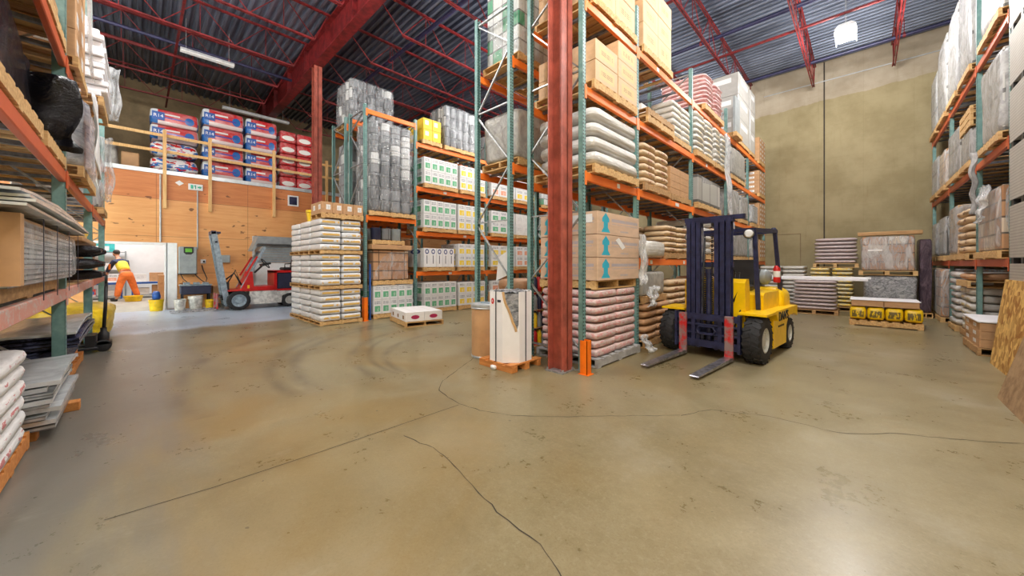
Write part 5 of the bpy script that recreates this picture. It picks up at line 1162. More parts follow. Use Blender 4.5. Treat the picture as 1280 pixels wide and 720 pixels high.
# ------------------------------------------------------------------ plywood wall: guard rail, insulation, signs, charger
for k, Y in enumerate((-2.3,.6,1.75,3.67,5.6)):
    b = MB(); b.box(WX,Y-.045,3.33,WX+.09,Y+.045,5.9); solo('rail_post', b, K['stud'], f'lumber guard rail post on plywood wall, {ordn[k]} from packing doorway side', 'rail post', (WX,Y,3.33), 'guard rail posts')
for z0, w in ((5.68,'upper'),(5.16,'lower')):
    b = MB(); b.box(WX-.04,-3.5,z0,WX-.001,7.5,z0+.09); solo('guard_rail', b, K['stud'], f'{w} lumber guard rail along the mezzanine edge', 'guard rail', (WX,0,z0))
IM = {}
def imesh(mat, rnd=False):
    if (mat,rnd) not in IM:
        b = MB()
        if rnd: b.superell((0,0,0),(1,1,1),.5,.3,22,10,lambda p: p*(1+.07*noise.noise(p*5)))
        else: b.superell((0,0,0),(1,1,1),.22,.18,22,10,lambda p: p*(1+.03*noise.noise(p*5)))
        k = [.497/max(abs(q[i]) for q in b.v) for i in range(3)]; b.v = [(q[0]*k[0], q[1]*k[1], q[2]*k[2]) for q in b.v]
        IM[mat,rnd] = b.mesh('insulation_pack', K[mat], True)
    return IM[mat,rnd]
def pack(mat, y0, y1, z0, z1, label, txt=None, rnd=False, x1=-16.72, d=.9):
    e = link('insulation_pack', None, (x1-d/2, (y0+y1)/2, z0)); tag(e, label, 'insulation pack', 'insulation packs on the mezzanine')
    link('wrapper', imesh(mat, rnd), (0,0,(z1-z0)/2), 0, (d, y1-y0, z1-z0-.004), parent=e)
    if txt:
        b = MB(); b.box(.0,-.15,-.13,.012,.15,.13); p = link('label_patch', b.mesh('label_patch', K['blue']), (d/2-.005, -(y1-y0)*.33, (z1-z0)*.52), parent=e)
        link('lettering', TXT[txt], (.013, 0, 0), (PI/2, 0, PI/2), parent=p)
    return e
TXT = {'R14': text_mesh('R14', .15, K['white_ink'])}
MZ = 4.58
for k, (y0, y1) in enumerate(((.25,1.48),(1.56,2.78),(2.82,3.86))):
    w = ['nearest packing room','second from packing room','third from packing room'][k]
    tops = 4
    for q in range(4):
        rnd = (k == 0 and q < 2); hh = .52 if k == 0 else .62
        pack('i_round' if rnd else 'i_red', y0, y1, MZ+hh*q, MZ+hh*(q+1), f'{"white printed" if rnd else "red and blue"} insulation pack, {ordn[q]} up, pile {w}', None if rnd else 'R14', rnd)
for i in range(2):
    for q in range(5): pack('i_oval', 3.94+.6*i, 4.53+.6*i, MZ+.46*q, MZ+.46*(q+1), f'red insulation pack with white ovals, {ordn[q]} up, {["first","second"][i]} column by red column')
b = MB(); shell(b, -17.6, -1.9, -16.75, -.45, MZ, MZ+.75, 77, .05, .3); solo('film_bundle', b, K['greyfilm'], 'grey film-wrapped bundle on mezzanine left of insulation', 'bundle', (-17.1,-1,MZ), smooth=True)
b = MB(); b.cbox(-17.5,-.38,MZ,-16.8,.02,MZ+.5,.02); solo('brown_carton', b, K['kraft'], 'dark brown carton between grey bundle and insulation packs', 'box', (-17.1,-.2,MZ))
# signs, conduits, vent
r = thing('exit_sign', 'white exit sign with green print on plywood wall', 'sign', (WX, 1.37, 4.03))
b = MB(); b.cbox(WX+.002,1.18,4.03,WX+.06,1.56,4.24,.01); part('sign_box', b, K['white'], r)
b = MB(); xx = WX+.0605
b.box(xx,1.24,4.07,xx+.004,1.31,4.2); b.box(xx,1.33,4.15,xx+.004,1.38,4.2); b.box(xx,1.35,4.07,xx+.004,1.38,4.16); b.box(xx,1.42,4.11,xx+.004,1.47,4.16); b.prism([(1.47,4.08),(1.53,4.135),(1.47,4.19)], xx, xx+.004, 'x'); part('green_pictogram', b, K['signgreen'], r)
b = MB(); b.tube([(WX+.03,1.42,2.0),(WX+.03,1.42,4.03)], .02, 8); solo('conduit', b, K['alu'], 'grey conduit running down plywood wall from exit sign', 'conduit', (WX+.03,1.42,2.0))
b = MB(); b.tube([(WX+.025,.5,2.22),(WX+.025,.5,4.42)], .025, 8); solo('conduit', b, K['alu'], 'silver conduit beside first rail post above packing doorway', 'conduit', (WX+.03,.5,2.2))
b = MB(); s = .11; b.prism([(.96-s,4.22),(.96,4.22-s*.8),(.96+s,4.22),(.96,4.22+s*.8)], WX+.001, WX+.012, 'x'); solo('diamond_placard', b, K['white'], 'small white diamond placard left of exit sign', 'placard', (WX,.96,4.2))
r = thing('wall_vent', 'dark square vent with white frame on plywood wall', 'vent', (WX,4.34,3.85))
b = MB(); b.box(WX+.001,4.15,3.83,WX+.03,4.53,3.88); b.box(WX+.001,4.15,4.2,WX+.03,4.53,4.25); b.box(WX+.001,4.15,3.88,WX+.03,4.2,4.2); b.box(WX+.001,4.48,3.88,WX+.03,4.53,4.2); part('frame', b, K['white'], r)
b = MB(); b.box(WX+.001,4.2,3.88,WX+.012,4.48,4.2); [b.box(WX+.012,4.2,3.9+.05*k,WX+.02,4.48,3.915+.05*k) for k in range(6)]; part('grille', b, K['pipe'], r)
r = thing('battery_charger', 'grey wall-mounted battery charger with green display', 'charger', (WX,1.15,1.17))
b = MB(); b.cbox(WX+.002,.93,1.17,WX+.24,1.39,2.08,.02); part('cabinet', b, K['grey'], r); b = MB(); b.prism([(1.05,2.07),(1.30,2.07),(1.30,1.88),(1.24,1.82),(1.11,1.82),(1.05,1.88)], WX+.24, WX+.252, 'x'); part('control_panel', b, K['black'], r)
b = MB(); b.box(WX+.252,1.09,1.9,WX+.256,1.26,2.02); part('display', b, K['green_screen'], r); b = MB(); b.cbox(WX+.002,.91,1.15,WX+.2,1.41,1.172,.005); part('base', b, K['black'], r)
b = MB(); b.tube([(WX+.1,1.34,1.16),(WX+.14,1.5,.95),(WX+.16,1.62,.86),(WX+.14,1.66,1.0),(WX+.08,1.56,1.3),(WX+.06,1.53,1.46)], .014, 8); part('cable', b, K['black'], r, True)
b = MB(); b.tube([(WX+.1,.98,1.16),(WX+.14,1.05,1.0),(WX+.2,1.18,.84)], .012, 8); part('cable', b, K['black'], r, True)
r = thing('power_outlet', 'white power outlet beside the battery charger', 'outlet', (WX,1.53,1.5)); b = MB(); b.cbox(WX+.001,1.50,1.52,WX+.04,1.64,1.66,.006); part('plate', b, K['white'], r); b = MB(); b.box(WX+.04,1.56,1.55,WX+.06,1.61,1.62); part('plug', b, K['black'], r)
b = MB(); b.cbox(WX+.001,1.98,1.55,WX+.15,2.3,1.82,.01); solo('junction_box', b, K['grey'], 'pale grey box on plywood wall behind the red forklift mast', 'box', (WX,2.1,1.55))
r = thing('roller_shutter', 'grey roller shutter with white lower panel behind red forklift', 'shutter', (WX,3.6,0))
b = MB(); b.box(WX,2.98,0,WX+.05,3.05,2.55); b.box(WX,5.0,0,WX+.05,5.07,2.55); part('guide_rail', b, K['alu'], r)
b = MB(); b.cbox(WX,3.0,2.25,WX+.3,5.05,2.55,.03); part('hood', b, K['shutter'], r)
b = MB(); [b.cbox(WX+.005,3.05,1.55+.1*k,WX+.03,5.0,1.645+.1*k,.01) for k in range(7)]; part('curtain', b, K['shutter'], r)
b = MB(); b.box(WX+.005,3.05,.02,WX+.025,5.0,1.54); part('lower_panel', b, K['white'], r)
# bench, pails
r = thing('workbench', 'dark blue low workbench under the battery charger', 'bench', (-15.95,1.35,0))
b = MB(); b.cbox(-16.35,.95,.5,-15.8,1.72,.78,.02); part('bench_body', b, K['darkblue'], r); b = MB(); b.cbox(-16.37,.93,.78,-15.78,1.74,.82,.01); part('bench_top', b, K['bluegrey'], r)
for x in (-16.3,-15.86):
    for y in (1.0,1.67): b = MB(); b.box(x-.025,y-.025,0,x+.025,y+.025,.5); part('leg', b, K['black'], r)
for k, (x,y) in enumerate(((-15.95,1.1),(-16.0,1.35),(-15.98,1.58))): b = MB(); b.cbox(x-.1,y-.08,.823,x+.1,y+.08,.9-.01*k,.01); solo('battery_box', b, K['bluegrey'], f'grey-blue battery box, {ordn[k]} from doorway, on the dark workbench', 'battery', (x,y,.822), 'battery boxes on the workbench')
bucket((-15.6,.92,.001), .12, .15, .38, 'dirtywhite', 'grey-white pail nearest the white door')
bucket((-15.62,1.3,.001), .15, .19, .46, 'dirtywhite', 'larger white pail in front of the dark workbench')
bucket((-15.6,1.66,.001), .11, .14, .32, 'yellowbin', 'yellow pail beside the larger white pail')
bucket((-16.25,.40,.001), .15, .18, .36, 'yellowbin', 'yellow tub standing in the packing room doorway')
r = thing('blue_bundle', 'blue cloth bundle standing in the yellow tub', 'cloth', (-16.25,.40,.3)); b = MB(); b.superell((-16.25,.40,.48),(.22,.2,.3),.8,.8,14,8,lambda p: p*(1+.3*noise.noise(p*7))); part('cloth', b, K['blue'], r, True)
b = MB(); b.cbox(-16.35,1.78,0,-15.95,2.02,.75,.01); solo('brown_carton', b, K['kraft'], 'brown carton on floor between workbench and red forklift', 'box', (-16.15,1.9,0))
# packing room shelves and boxes (floor there is .2 up)
FZ = .2
def bench_row(x, y0, y1, label):
    r = thing('shelf_table', label, 'table', (x, (y0+y1)/2, FZ)); b = MB(); b.box(x-.35,y0,.78,x+.35,y1,.82); part('table_top', b, K['white'], r); b = MB(); b.box(x+.35,y0,.74,x+.37,y1,.82); part('blue_edge', b, K['blue'], r)
    b = MB(); b.box(x-.33,y0+.02,.3,x+.33,y1-.02,.32); part('lower_shelf', b, K['grey'], r)
    for yy in (y0+.04, y1-.04):
        for xx in (x-.31, x+.31): b = MB(); b.box(xx-.02,yy-.02,FZ,xx+.02,yy+.02,.78); part('leg', b, K['blue'], r)
bench_row(-20.2, -.2, 1.9, 'blue-edged packing table along the white room wall'); bench_row(-20.2, -2.5, -.4, 'blue-edged packing table behind the bending person')
def pbox(x, y, z, sx, sy, sz, mat, label): o = link('carton', cmesh(mat), (x,y,z+sz/2), 0, (sx,sy,sz)); tag(o, label, 'box', 'cartons in the packing room')
for k, (y, w, h, mt) in enumerate(((.0,.34,.3,'c_white'),(.45,.4,.34,'kraft'),(.95,.42,.36,'kraft_label'),(1.45,.4,.3,'kraft'))): pbox(-20.2, y+.05, .822, .4, w, h, mt, f'carton on packing table, {ordn[k]} rightward from the person')
for k, (y, w, h, mt) in enumerate(((.1,.4,.26,'c_white'),(.6,.46,.36,'kraft'),(1.15,.42,.38,'kraft_label'))): pbox(-20.15, y, .322, .4, w, h, mt, f'carton on lower shelf, {ordn[k]} rightward from the person')
for k, (y, w, h, mt) in enumerate(((-.7,.4,.3,'c_peach'),(-1.2,.4,.34,'kraft'),(-1.7,.4,.3,'c_white'))): pbox(-20.2, y, .822, .4, w, h, mt, f'carton on table behind the person, {ordn[k]} leftward')
for k, (y, w, h, mt) in enumerate(((-.75,.4,.2,'c_white'),(-1.25,.36,.26,'i_red'))): pbox(-20.1, y, .322, .4, w, h, mt, f'low carton on shelf behind the person, {ordn[k]} leftward')
for k in range(3): pbox(-18.6+.0*k, .75, FZ+.001+.3*k, .5, .5, .298, 'kraft' if k != 1 else 'kraft_label', f'brown carton, {["bottom","middle","top"][k]} of floor stack right of the person')
r = thing('wire_shelf', 'grey wire shelf unit against white wall behind the person', 'shelf', (-20.9,-1.3,FZ)); b = MB()
for yy in (-1.95,-.35):
    for xx in (-21.2,-20.75): b = MB(); b.tube([(xx,yy,FZ),(xx,yy,2.0)], .02, 8); part('post', b, K['grey'], r)
for zz in (1.25,1.6,1.95): b = MB(); b.box(-21.2,-1.95,zz,-20.75,-.35,zz+.02); part('shelf', b, K['grey'], r)
for k in range(3): pbox(-20.95, -1.75+.5*k, 1.272, .36, .36, .26, ['c_white','kraft','c_white'][k], f'small carton on the wire shelf, {ordn[k]} from the dark end')
r = thing('wall_poster', 'teal and white poster on the white packing room wall', 'poster', (FX0+.07,-1.2,2.0)); b = MB(); b.box(FX0+.061,-1.6,1.95,FX0+.075,-.65,2.3); part('sheet', b, K['teal'], r); b = MB(); b.box(FX0+.076,-1.45,2.02,FX0+.079,-.8,2.2); part('print', b, K['white'], r)

# ------------------------------------------------------------------ the person in orange workwear
def skin(name, verts, edges, radii, mat, sub=2, parent=None, loc=(0,0,0), rot=0):
    me = bpy.data.meshes.new(name); me.from_pydata(verts, edges, []); o = bpy.data.objects.new(name, me); COL.objects.link(o)
    o.modifiers.new('skin', 'SKIN'); sk = me.skin_vertices[0].data
    for i, r in enumerate(radii): sk[i].radius = r if isinstance(r, tuple) else (r, r); sk[i].use_root = (i == 0)
    ss = o.modifiers.new('sub', 'SUBSURF'); ss.levels = sub; ss.render_levels = sub
    bpy.context.view_layer.update(); m2 = bpy.data.meshes.new_from_object(o.evaluated_get(bpy.context.evaluated_depsgraph_get())); bpy.data.objects.remove(o)
    m2.materials.clear(); m2.materials.append(mat); m2.polygons.foreach_set('use_smooth', [True]*len(m2.polygons)); m2.name = name
    return link(name, m2, loc, rot, parent=parent)
# own frame: faces -x, z up, feet on 0; bending forward over the table at a slant
per = thing('person', 'person in orange trousers and yellow vest bending over packing table', 'person', (-18.75, -.30, FZ-.0), math.radians(28))
hip = (0,0,.92)
V = [hip, (-.10,0,1.08), (-.22,0,1.24), (-.33,0,1.38), (-.40,0,1.46), (-.47,0,1.54), (-.51,0,1.62),
     (.02,.10,.86), (.02,.20,.48), (.10,.30,.10), (-.06,.33,.03),
     (.02,-.10,.86), (-.03,-.18,.48), (.02,-.26,.10), (-.14,-.28,.03),
     (-.33,.17,1.38), (-.42,.24,1.14), (-.62,.20,.98), (-.33,-.17,1.38), (-.44,-.24,1.14), (-.64,-.20,.98)]
E_ = [(0,1),(1,2),(2,3),(3,4),(4,5),(5,6),(0,7),(7,8),(8,9),(9,10),(0,11),(11,12),(12,13),(13,14),(3,15),(15,16),(16,17),(3,18),(18,19),(19,20)]
Rr = [.13,.125,.135,.14,.07,.055,.075, .095,.065,.042,.036, .095,.065,.042,.036, .062,.046,.032, .062,.046,.032]
skin('body', V, E_, Rr, K['skin'], 2, per)
b = MB(); b.superell((-.545,0,1.68),(.2,.155,.235),.9,.9,20,14,lambda p: p+Vector((-.05*max(0,-p.x)*(p.z < 0),0,0))); b.superell((-.655,0,1.665),(.04,.028,.05),.9,.9,8,6); [b.superell((-.53,s*.08,1.67),(.05,.02,.06),.9,.9,8,6) for s in (-1,1)]; o = lpart('head', b, K['skin'], per, True); o.rotation_euler = (0,0,0)
b = MB(); b.superell((-.525,0,1.72),(.215,.17,.19),.9,.9,20,12); lpart('hair', b, K['hair'], per, True)
b = MB(); [b.superell((-.64,s*.035,1.70),(.012,.02,.012),1,1,8,6) for s in (-1,1)]; b.superell((-.636,0,1.62),(.012,.05,.01),1,1,8,6); lpart('face_detail', b, K['hair'], per, True)
skin('trousers', [hip,(.02,.10,.86),(.02,.20,.48),(.09,.285,.13),(.02,-.10,.86),(-.03,-.18,.48),(.01,-.25,.13),(-.06,0,1.02)], [(0,1),(1,2),(2,3),(0,4),(4,5),(5,6),(0,7)], [.165,.13,.10,.085,.13,.10,.085,.155], K['orange_cloth'], 2, per)
skin('jacket', [(-.22,0,1.24),(-.33,0,1.38),(-.33,.17,1.38),(-.42,.24,1.14),(-.58,.21,1.01),(-.33,-.17,1.38),(-.44,-.24,1.14),(-.60,-.21,1.01),(-.38,0,1.44)], [(0,1),(1,2),(2,3),(3,4),(1,5),(5,6),(6,7),(1,8)], [.14,.15,.085,.07,.052,.085,.07,.052,.1], K['navy_cloth'], 2, per)
skin('vest', [(-.07,0,1.03),(-.15,0,1.14),(-.25,0,1.28),(-.32,0,1.37)], [(0,1),(1,2),(2,3)], [.17,.172,.175,.16], K['vest'], 2, per)
skin('reflective_band', [(-.05,0,1.0),(-.09,0,1.06)], [(0,1)], [.182,.182], K['orange_cloth'], 2, per)
for s, (fx, fy) in ((1,(.02,.31)),(-1,(-.07,-.27))): b = MB(); b.superell((fx-.04,fy,.05),(.28,.11,.11),.6,.6,14,8); lpart('boot', b, K['black'], per, True)
for s in (1,-1):      # hands: a palm, four fingers and a thumb resting on the load
    px_, py_, pz_ = -.64, s*.20, .95; vs = [(px_+.03,py_,pz_+.03),(px_-.03,py_,pz_-.01)]; es = [(0,1)]; rs = [.026,.03]
    for f in range(4): i = len(vs); vs += [(px_-.06,py_+(f-1.5)*.022,pz_-.03),(px_-.09-.006*(f in (1,2)),py_+(f-1.5)*.024,pz_-.06),(px_-.10,py_+(f-1.5)*.024,pz_-.09)]; es += [(1,i),(i,i+1),(i+1,i+2)]; rs += [.0095,.009,.008]
    i = len(vs); vs += [(px_-.02,py_-s*.045,pz_-.02),(px_-.05,py_-s*.055,pz_-.05)]; es += [(0,i),(i,i+1)]; rs += [.011,.009]
    skin('hand', vs, es, rs, K['skin'], 1, per)
b = MB(); b.lathe([(.0,0),(.2,0),(.24,.16),(.25,.17),(.25,.19),(.235,.19),(.19,.02),(0,.02)], 20); solo('yellow_tub', b, K['yellowbin'], 'yellow tub on floor between the person\'s feet', 'tub', (-18.3,-.12,FZ), smooth='auto', world=False)

# ------------------------------------------------------------------ yellow forklift (forks toward -Y)
def wheel(parent, name, c, R0, w, rimr, lugs, rimmat, side):
    o = link(name, None, c, parent=parent); b = MB()
    b.lathe([(rimr,-w*.46),(R0*.86,-w*.5),(R0*.97,-w*.42),(R0,-w*.3),(R0,w*.3),(R0*.97,w*.42),(R0*.86,w*.5),(rimr,w*.46)], 40, (0,0,0), 'x', False)
    for k in range(lugs):
        a = 2*PI*k/lugs
        for s in (-1,1):
            a2 = a+(PI/lugs if s > 0 else 0); c0 = Vector((s*w*.06, math.cos(a2)*(R0+.004), math.sin(a2)*(R0+.004))); c1 = Vector((s*w*.46, math.cos(a2+.12)*(R0-.012), math.sin(a2+.12)*(R0-.012))); b.bar(c0, c1, .055*R0/.35, .022, (0,math.cos(a2),math.sin(a2)))
    lpart('tyre', b, K['rubber'], o, 'auto'); b = MB()
    b.lathe([(rimr+.004,side*w*.44),(rimr-.02,side*w*.46),(rimr-.035,side*w*.3),(rimr*.55,side*w*.22),(rimr*.5,side*w*.34),(rimr*.3,side*w*.36),(0,side*w*.36)], 30, (0,0,0), 'x', False); b.lathe([(rimr,-w*.44),(rimr,w*.44)], 30, (0,0,0), 'x', False)
    for k in range(6): a = 2*PI*k/6; b.lathe([(.014,side*w*.3),(.014,side*w*.38),(0,side*w*.38)] if side > 0 else [(0,-w*.38),(.014,-w*.38),(.014,-w*.3)], 6, (0,math.cos(a)*rimr*.68,math.sin(a)*rimr*.68), 'x')
    lpart('wheel_rim', b, K[rimmat], o, 'auto'); return o
TX, TY = -1.78, 6.6
fk = thing('forklift', 'yellow counterbalance forklift with navy mast parked in the right aisle', 'forklift', (TX, TY, 0), math.radians(-5))
def P(name, b, mat, smooth=False, parent=None, label=None): return lpart(name, b, K[mat], parent or fk, smooth, label)
# origin at the front axle, on the floor; x right as seen from behind flips nothing: +x world
for s, nm in ((1,'front_wheel'),(-1,'front_wheel')): wheel(fk, nm, (s*.63,0,.35), .35, .24, .19, 20, 'rim', s)
for s in (1,-1): wheel(fk, 'rear_wheel', (s*.62,1.56,.27), .27, .2, .15, 16, 'rim', s)
b = MB(); b.cbox(-.50,-.02,.14,.50,2.0,.42,.03); b.tube([(-.6,0,.35),(.6,0,.35)], .09, 14); b.tube([(-.6,1.56,.27),(.6,1.56,.27)], .07, 14); P('chassis', b, 'black')
b = MB()   # side bodies with front fender arches and step
for s in (-1,1):
    x0, x1 = (.42,.73) if s > 0 else (-.73,-.42)
    b.prism([(.44,.16),(1.2,.16),(1.22,.45),(1.36,.60),(1.75,.62),(2.0,.55),(2.0,.74),(.44,.74)], x0, x1, 'x')
    b.prism([(-.16,.72),(.34,.72),(.46,.60),(.46,.74),(.36,.76),(-.16,.75)], x0-.02 if s > 0 else x0-.06, x1+.06 if s > 0 else x1+.02, 'x')
P('side_body', b, 'fork_yellow')
b = MB(); b.prism([(.02,.5),(.02,1.2),(.08,1.26),(.2,1.26),(.24,1.1),(.24,.5)], -.46, .46, 'x'); P('front_cowl', b, 'fork_yellow')
b = MB(); b.prism([(.62,.70),(.62,.98),(.70,1.02),(1.55,1.02),(1.55,.70)], -.55, .55, 'x'); P('engine_hood', b, 'fork_yellow')
b = MB(); b.superell((0,1.83,.66),(1.24,.62,.82),.35,.3,36,16); P('counterweight', b, 'fork_yellow', True)
b = MB(); b.cbox(-.45,.24,.42,.45,.66,.5,.01); P('floor_plate', b, 'black')
b = MB(); b.cbox(-.26,.78,1.02,.26,1.26,1.13,.03); b.prism([(1.18,1.1),(1.26,1.1),(1.36,1.58),(1.28,1.58)], -.25, .25, 'x'); P('seat', b, 'black')
b = MB(); b.tube([(0,.16,1.18),(0,.42,1.34)], .025, 8); c0 = Vector((0,.44,1.36)); n0 = Vector((0,.85,.52)).normalized(); a0 = Vector((1,0,0)); b0 = n0.cross(a0)
b.tube([c0+(a0*math.cos(t)+b0*math.sin(t))*.18 for t in [2*PI*k/28 for k in range(29)]], .014, 8, False)
for k in range(3): t = 2*PI*k/3; b.bar(c0, c0+(a0*math.cos(t)+b0*math.sin(t))*.18, .02, .012)
P('steering_wheel', b, 'black', 'auto')
b = MB()
for q in range(3): b.tube([(.2+.06*q,.2,1.1),(.2+.06*q,.22,1.34)], .008, 6); b.superell((.2+.06*q,.222,1.35),(.03,.03,.03),1,1,8,6)
P('lever', b, 'black', True)
# overhead guard
b = MB()
for s in (-1,1):
    b.bar((s*.53,.42,.76),(s*.50,.34,2.04),.06,.05,(0,1,0)); b.bar((s*.53,1.72,.98),(s*.50,1.50,2.06),.06,.05,(0,1,0)); b.bar((s*.50,.30,2.05),(s*.50,1.56,2.09),.06,.06)
b.bar((-.5,.30,2.05),(.5,.30,2.05),.06,.06); b.bar((-.5,1.55,2.09),(.5,1.55,2.09),.06,.06)
for k in range(6): y = .48+.18*k; b.bar((-.5,y,2.07+.01*k),(.5,y,2.07+.01*k),.035,.03)
P('overhead_guard', b, 'navy')
b = MB(); b.lathe([(0,-.02),(.05,-.02),(.075,.06),(.08,.07),(.07,.075),(0,.07)], 18, (0,0,0)); o = P('headlight', b, 'black', 'auto'); o.location = (.46,.26,1.98); o.rotation_euler = (PI/2,0,0)
b2 = MB(); b2.lathe([(.068,.077),(.04,.082),(0,.084)], 18); link('headlight_lens', b2.mesh('headlight_lens', K['white'], True), parent=o); o2 = dup_child = o.copy(); COL.objects.link(o2); o2.location = (-.46,.26,1.98); q = o.children[0].copy(); COL.objects.link(q); q.parent = o2
b = MB(); b.lathe([(0,0),(.05,0),(.055,.07),(.03,.11),(0,.11)], 14, (.45,1.62,2.06)); P('beacon', b, 'navy', 'auto')
# LPG tank, extinguisher, hoses
b = MB(); b.lathe([(0,-.37),(.08,-.36),(.145,-.30),(.15,-.27),(.15,.27),(.145,.30),(.08,.36),(0,.37)], 24, (0,1.82,1.25), 'x'); P('gas_cylinder', b, 'grey', 'auto')
b = MB(); [b.box(s*.2-.02,1.66,1.06,s*.2+.02,1.98,1.09) for s in (-1,1)]; [b.lathe([(.153,s*.2-.015),(.153,s*.2+.015)], 24, (0,1.82,1.25), 'x') for s in (-1,1)]; P('cylinder_bracket', b, 'black')
b = MB(); b.lathe([(0,0),(.05,0),(.055,.02),(.055,.26),(.03,.31),(0,.31)], 16, (.50,1.62,1.16)); o = P('fire_extinguisher', b, 'redcloth', 'auto'); b = MB(); b.lathe([(.02,.31),(.02,.36),(0,.36)], 10, (.50,1.62,1.16)); b.bar((.5,1.6,1.51),(.5,1.7,1.53),.02,.015); lpart('extinguisher_valve', b, K['black'], o)
b = MB(); b.lathe([(.055,.10),(.0565,.11),(.0565,.2),(.055,.21)], 16, (.50,1.62,1.16)); lpart('extinguisher_label', b, K['white'], o, 'auto')
# the mast: two stacks of three nested channels
MY = -.16
for s in (-1,1):
    for q in range(3):
        xc = s*(.30-.082*q); b = MB(); yo = MY+.0-.012*q; w = .062; t = .014; top = 2.22-.02*q
        b.box(xc-w/2,yo-.065,.14,xc+w/2,yo-.065+t,top); b.box(xc-w/2,yo+.055,.14,xc+w/2,yo+.055+t,top); b.box(xc-t/2,yo-.06,.14,xc+t/2,yo+.06,top); P('mast_channel', b, 'navy')
b = MB(); b.box(-.36,MY-.04,2.16,.36,MY+.06,2.24); b.box(-.40,MY+.02,2.20,.50,MY+.075,2.27); b.box(-.34,MY+.02,1.45,.34,MY+.07,1.53); b.box(-.34,MY+.02,.34,.34,MY+.07,.46); P('mast_crosshead', b, 'navy')
b = MB(); b.tube([(0,MY,.2),(0,MY,1.35)], .045, 14); b.tube([(0,MY,1.35),(0,MY,1.42)], .055, 14); P('lift_cylinder', b, 'navy', 'auto')
for s in (-1,1): b = MB(); b.tube([(s*.12,MY+.05,.2),(s*.12,MY+.05,2.1)], .02, 8); P('side_cylinder', b, 'steel', 'auto')
for s in (-1,1): b = MB(); [b.box(s*.055-.012,MY-.03,.5+.035*k,s*.055+.012,MY-.015,.525+.035*k) for k in range(42)]; P('lift_chain', b, 'black')
b = MB(); b.tube([(-.05,MY-.05,.6),(-.07,MY-.06,1.2),(-.05,MY-.04,1.9)], .012, 6); b.tube([(.33,MY+.1,.5),(.4,MY+.2,.8),(.36,MY+.2,1.1),(.3,.0,.9)], .014, 8); P('hose', b, 'black', True)
b = MB(); b.box(-.46,MY-.13,.60,.46,MY-.09,.70); b.box(-.46,MY-.13,.17,.46,MY-.09,.28); [b.box(x-.03,MY-.125,.2,x+.03,MY-.075,.66) for x in (-.2,.2)]; b.tube([(-.46,MY-.1,.52),(.46,MY-.1,.52)],.022,8); b.tube([(-.46,MY-.1,.38),(.46,MY-.1,.38)],.022,8); [b.box(x-.02,MY-.15,.14,x+.02,MY-.06,.72) for x in (-.47,.47)]
b.tube([(-.14+.0,MY-.135,.44),(-.1,MY-.14,.5),(.1,MY-.14,.5),(.14,MY-.135,.44),(.1,MY-.14,.38),(-.1,MY-.14,.38),(-.14,MY-.135,.44)], .014, 8); P('carriage', b, 'navy')
for s in (-1,1):
    x = s*.345; o = link('fork', None, (x,0,0), parent=fk); b = MB(); b.cbox(-.06,MY-.185,.05,.06,MY-.14,.70,.006); lpart('fork_shank', b, K['forkred'], o)
    b = MB(); b.prism([(MY-.14,.035),(MY-.14,.085),(MY-.22,.088),(MY-1.40,.052),(MY-1.41,.04),(MY-1.40,.035)], -.058, .058, 'x'); lpart('fork_blade', b, K['steel'], o)
me = text_mesh("DAN'S", .21, K['ink'], .004); link('lettering', me, (.736,1.02,.63), (PI/2, 0, PI/2), parent=fk)
b = MB(); [b.box(.731,.7+.075*k,.47,.735,.75+.075*k,.5) for k in range(5)]; P('small_print', b, 'ink')

# ------------------------------------------------------------------ red forklift (mast toward -Y), by the plywood wall
RXc, RYc = -15.05, 2.28
rf = thing('forklift', 'red electric forklift seen from the side by the plywood wall', 'forklift', (RXc, RYc, 0))
def Q(name, b, mat, smooth=False, label=None): return lpart(name, b, K[mat], rf, smooth, label)
for s in (1,-1): wheel(rf, 'front_wheel', (s*.42,0,.31), .31, .2, .2, 14, 'bluegrey', s); wheel(rf, 'rear_wheel', (s*.40,1.45,.24), .24, .18, .14, 12, 'rim', s)
b = MB(); b.prism([(.28,.16),(1.2,.16),(1.22,.42),(1.75,.5),(2.0,.5),(2.0,.62),(.28,.62)], -.46, .46, 'x'); Q('chassis', b, 'dirtywhite')
b = MB(); b.prism([(.02,.60),(.30,1.25),(.36,1.25),(.40,.75),(1.0,.75),(1.0,.60)], -.48, .48, 'x'); b.prism([(-.28,.62),(.3,.62),(.3,.68),(-.28,.66)], -.5,.5,'x'); Q('body_panel', b, 'redpaint')
b = MB(); b.box(-.48,.98,.6,.48,1.06,1.26); b.box(-.48,.98,1.2,.48,2.0,1.28); b.box(-.48,1.06,.58,.48,2.0,.64); Q('battery_frame', b, 'redpaint')
b = MB(); b.cbox(-.46,1.08,.64,.46,1.95,1.19,.02); Q('battery_box', b, 'darkblue')
b = MB(); b.prism([(1.95,.25),(1.95,1.2),(2.15,1.15),(2.35,.95),(2.38,.5),(2.3,.25)], -.5,.5,'x'); Q('counterweight', b, 'redpaint')
b = MB(); b.cbox(-.24,1.3,1.28,.24,1.75,1.38,.03); b.prism([(1.62,1.36),(1.74,1.36),(1.82,1.78),(1.70,1.80)], -.22,.22,'x'); b.tube([(.26,1.35,1.38),(.26,1.35,1.5),(.26,1.62,1.52)],.02,8); Q('seat', b, 'black')
b = MB()
for s in (-1,1): b.bar((s*.40,.08,.70),(s*.38,.72,2.06),.09,.07,(0,1,0))
b.bar((-.38,.72,2.06),(.38,.72,2.06),.07,.07); Q('guard_leg', b, 'bluegrey')
b = MB(); b.prism([(.36,1.95),(.42,1.93),(.62,2.42),(.56,2.44)], -.3,.3,'x'); b.prism([(.56,1.95),(.66,1.9),(.74,2.05),(.66,2.1)], -.42,.42,'x'); Q('tilted_panel', b, 'grey')
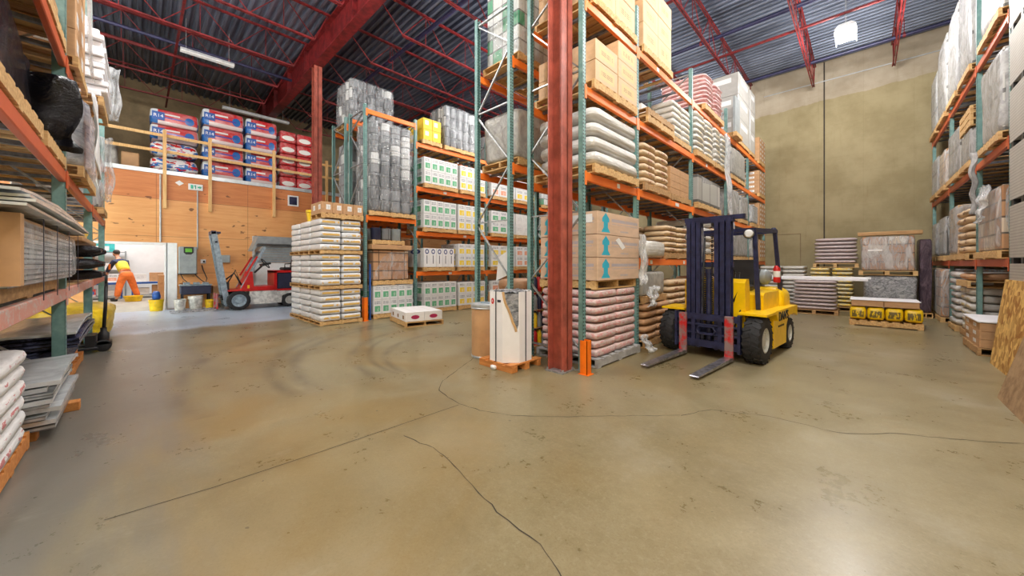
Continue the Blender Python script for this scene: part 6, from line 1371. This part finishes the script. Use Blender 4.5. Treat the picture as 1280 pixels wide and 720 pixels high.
b = MB(); [b.bar((s*.43,.16,1.1),(s*.41,.5,1.75),.05,.05,(0,1,0)) for s in (-1,1)]; Q('red_strut', b, 'redpaint')
b = MB(); b.tube([(0,.5,1.2),(0,.78,1.5)],.03,8); b.prism([(.7,1.42),(.95,1.5),(.93,1.56),(.68,1.5)], -.22,.22,'x'); c0 = Vector((0,.82,1.52)); b.tube([c0+Vector((math.cos(t)*.19,math.sin(t)*.19*.6,-math.sin(t)*.19*.8)) for t in [2*PI*k/24 for k in range(25)]], .016, 8, False); Q('steering_column', b, 'black', 'auto')
for s in (-1,1):
    for q in range(2): xc = s*(.30-.08*q); b = MB(); b.bar((xc,-.28+.02*q,.14),(xc,-.62+.02*q,2.52-.04*q),.06,.14,(0,1,0)); Q('mast_channel', b, 'bluegrey')
b = MB(); b.bar((0,-.26,.2),(0,-.56,2.2),.09,.09); b.bar((-.33,-.62,2.5),(.33,-.62,2.5),.12,.1); b.bar((-.33,-.5,2.5),(.33,-.5,2.5),.1,.06); b.bar((-.33,-.56,2.2),(.33,-.56,2.2),.06,.06); Q('mast_crosshead', b, 'pipe')
b = MB(); b.tube([(.2,-.3,1.0),(.3,-.1,1.2),(.3,.0,1.0),(.25,.1,.8)],.025,8); b.tube([(-.1,-.25,.8),(-.1,.0,1.3),(-.1,.1,.9)],.02,8); Q('hose', b, 'black', True)
b = MB(); [b.box(x-.04,-.36,.3,x+.04,-.22,.9) for x in (-.2,.2)]; b.cbox(-.4,-.44,.1,.4,-.36,.2,.01); b.cbox(-.4,-.5,.42,.4,-.42,.5,.01); Q('carriage', b, 'black')
for s in (-1,1):
    o = link('fork', None, (s*.25,0,0), parent=rf); b = MB(); b.cbox(-.05,-.56,.03,.05,-.51,.55,.004); lpart('fork_shank', b, K['forkred'], o); b = MB(); b.prism([(-.51,.03),(-.51,.08),(-1.6,.05),(-1.62,.03)], -.05,.05,'x'); lpart('fork_blade', b, K['steel'], o)
b = MB(); [b.box(.481,.22+.1*k,.7,.485,.28+.1*k,.8) for k in range(1)]; Q('yellow_decal', b, 'yellowbin')

# ------------------------------------------------------------------ camera and exposure
cd = bpy.data.cameras.new('camera'); cam = link('camera', cd, (0,0,1.5), (PI/2, 0, math.radians(44.113)))
cd.sensor_width = 36; cd.sensor_fit = 'HORIZONTAL'; cd.lens = 36*452.8/1280; cd.shift_y = -30/1280; cd.clip_start = .05; cd.clip_end = 100
scene.camera = cam
w = bpy.data.worlds.new('world'); scene.world = w; w.use_nodes = True; w.node_tree.nodes['Background'].inputs[0].default_value = (.6,.7,.85,1); w.node_tree.nodes['Background'].inputs[1].default_value = .6
vs_ = scene.view_settings; vs_.view_transform = 'Standard'; vs_.look = 'None'; vs_.gamma = 1; vs_.use_curve_mapping = False; vs_.exposure = 0.35
scene.cycles.max_bounces = 8; scene.cycles.diffuse_bounces = 5; scene.cycles.glossy_bounces = 4; scene.cycles.transparent_max_bounces = 12
scene.cycles.sample_clamp_indirect = 6; scene.cycles.use_denoising = True
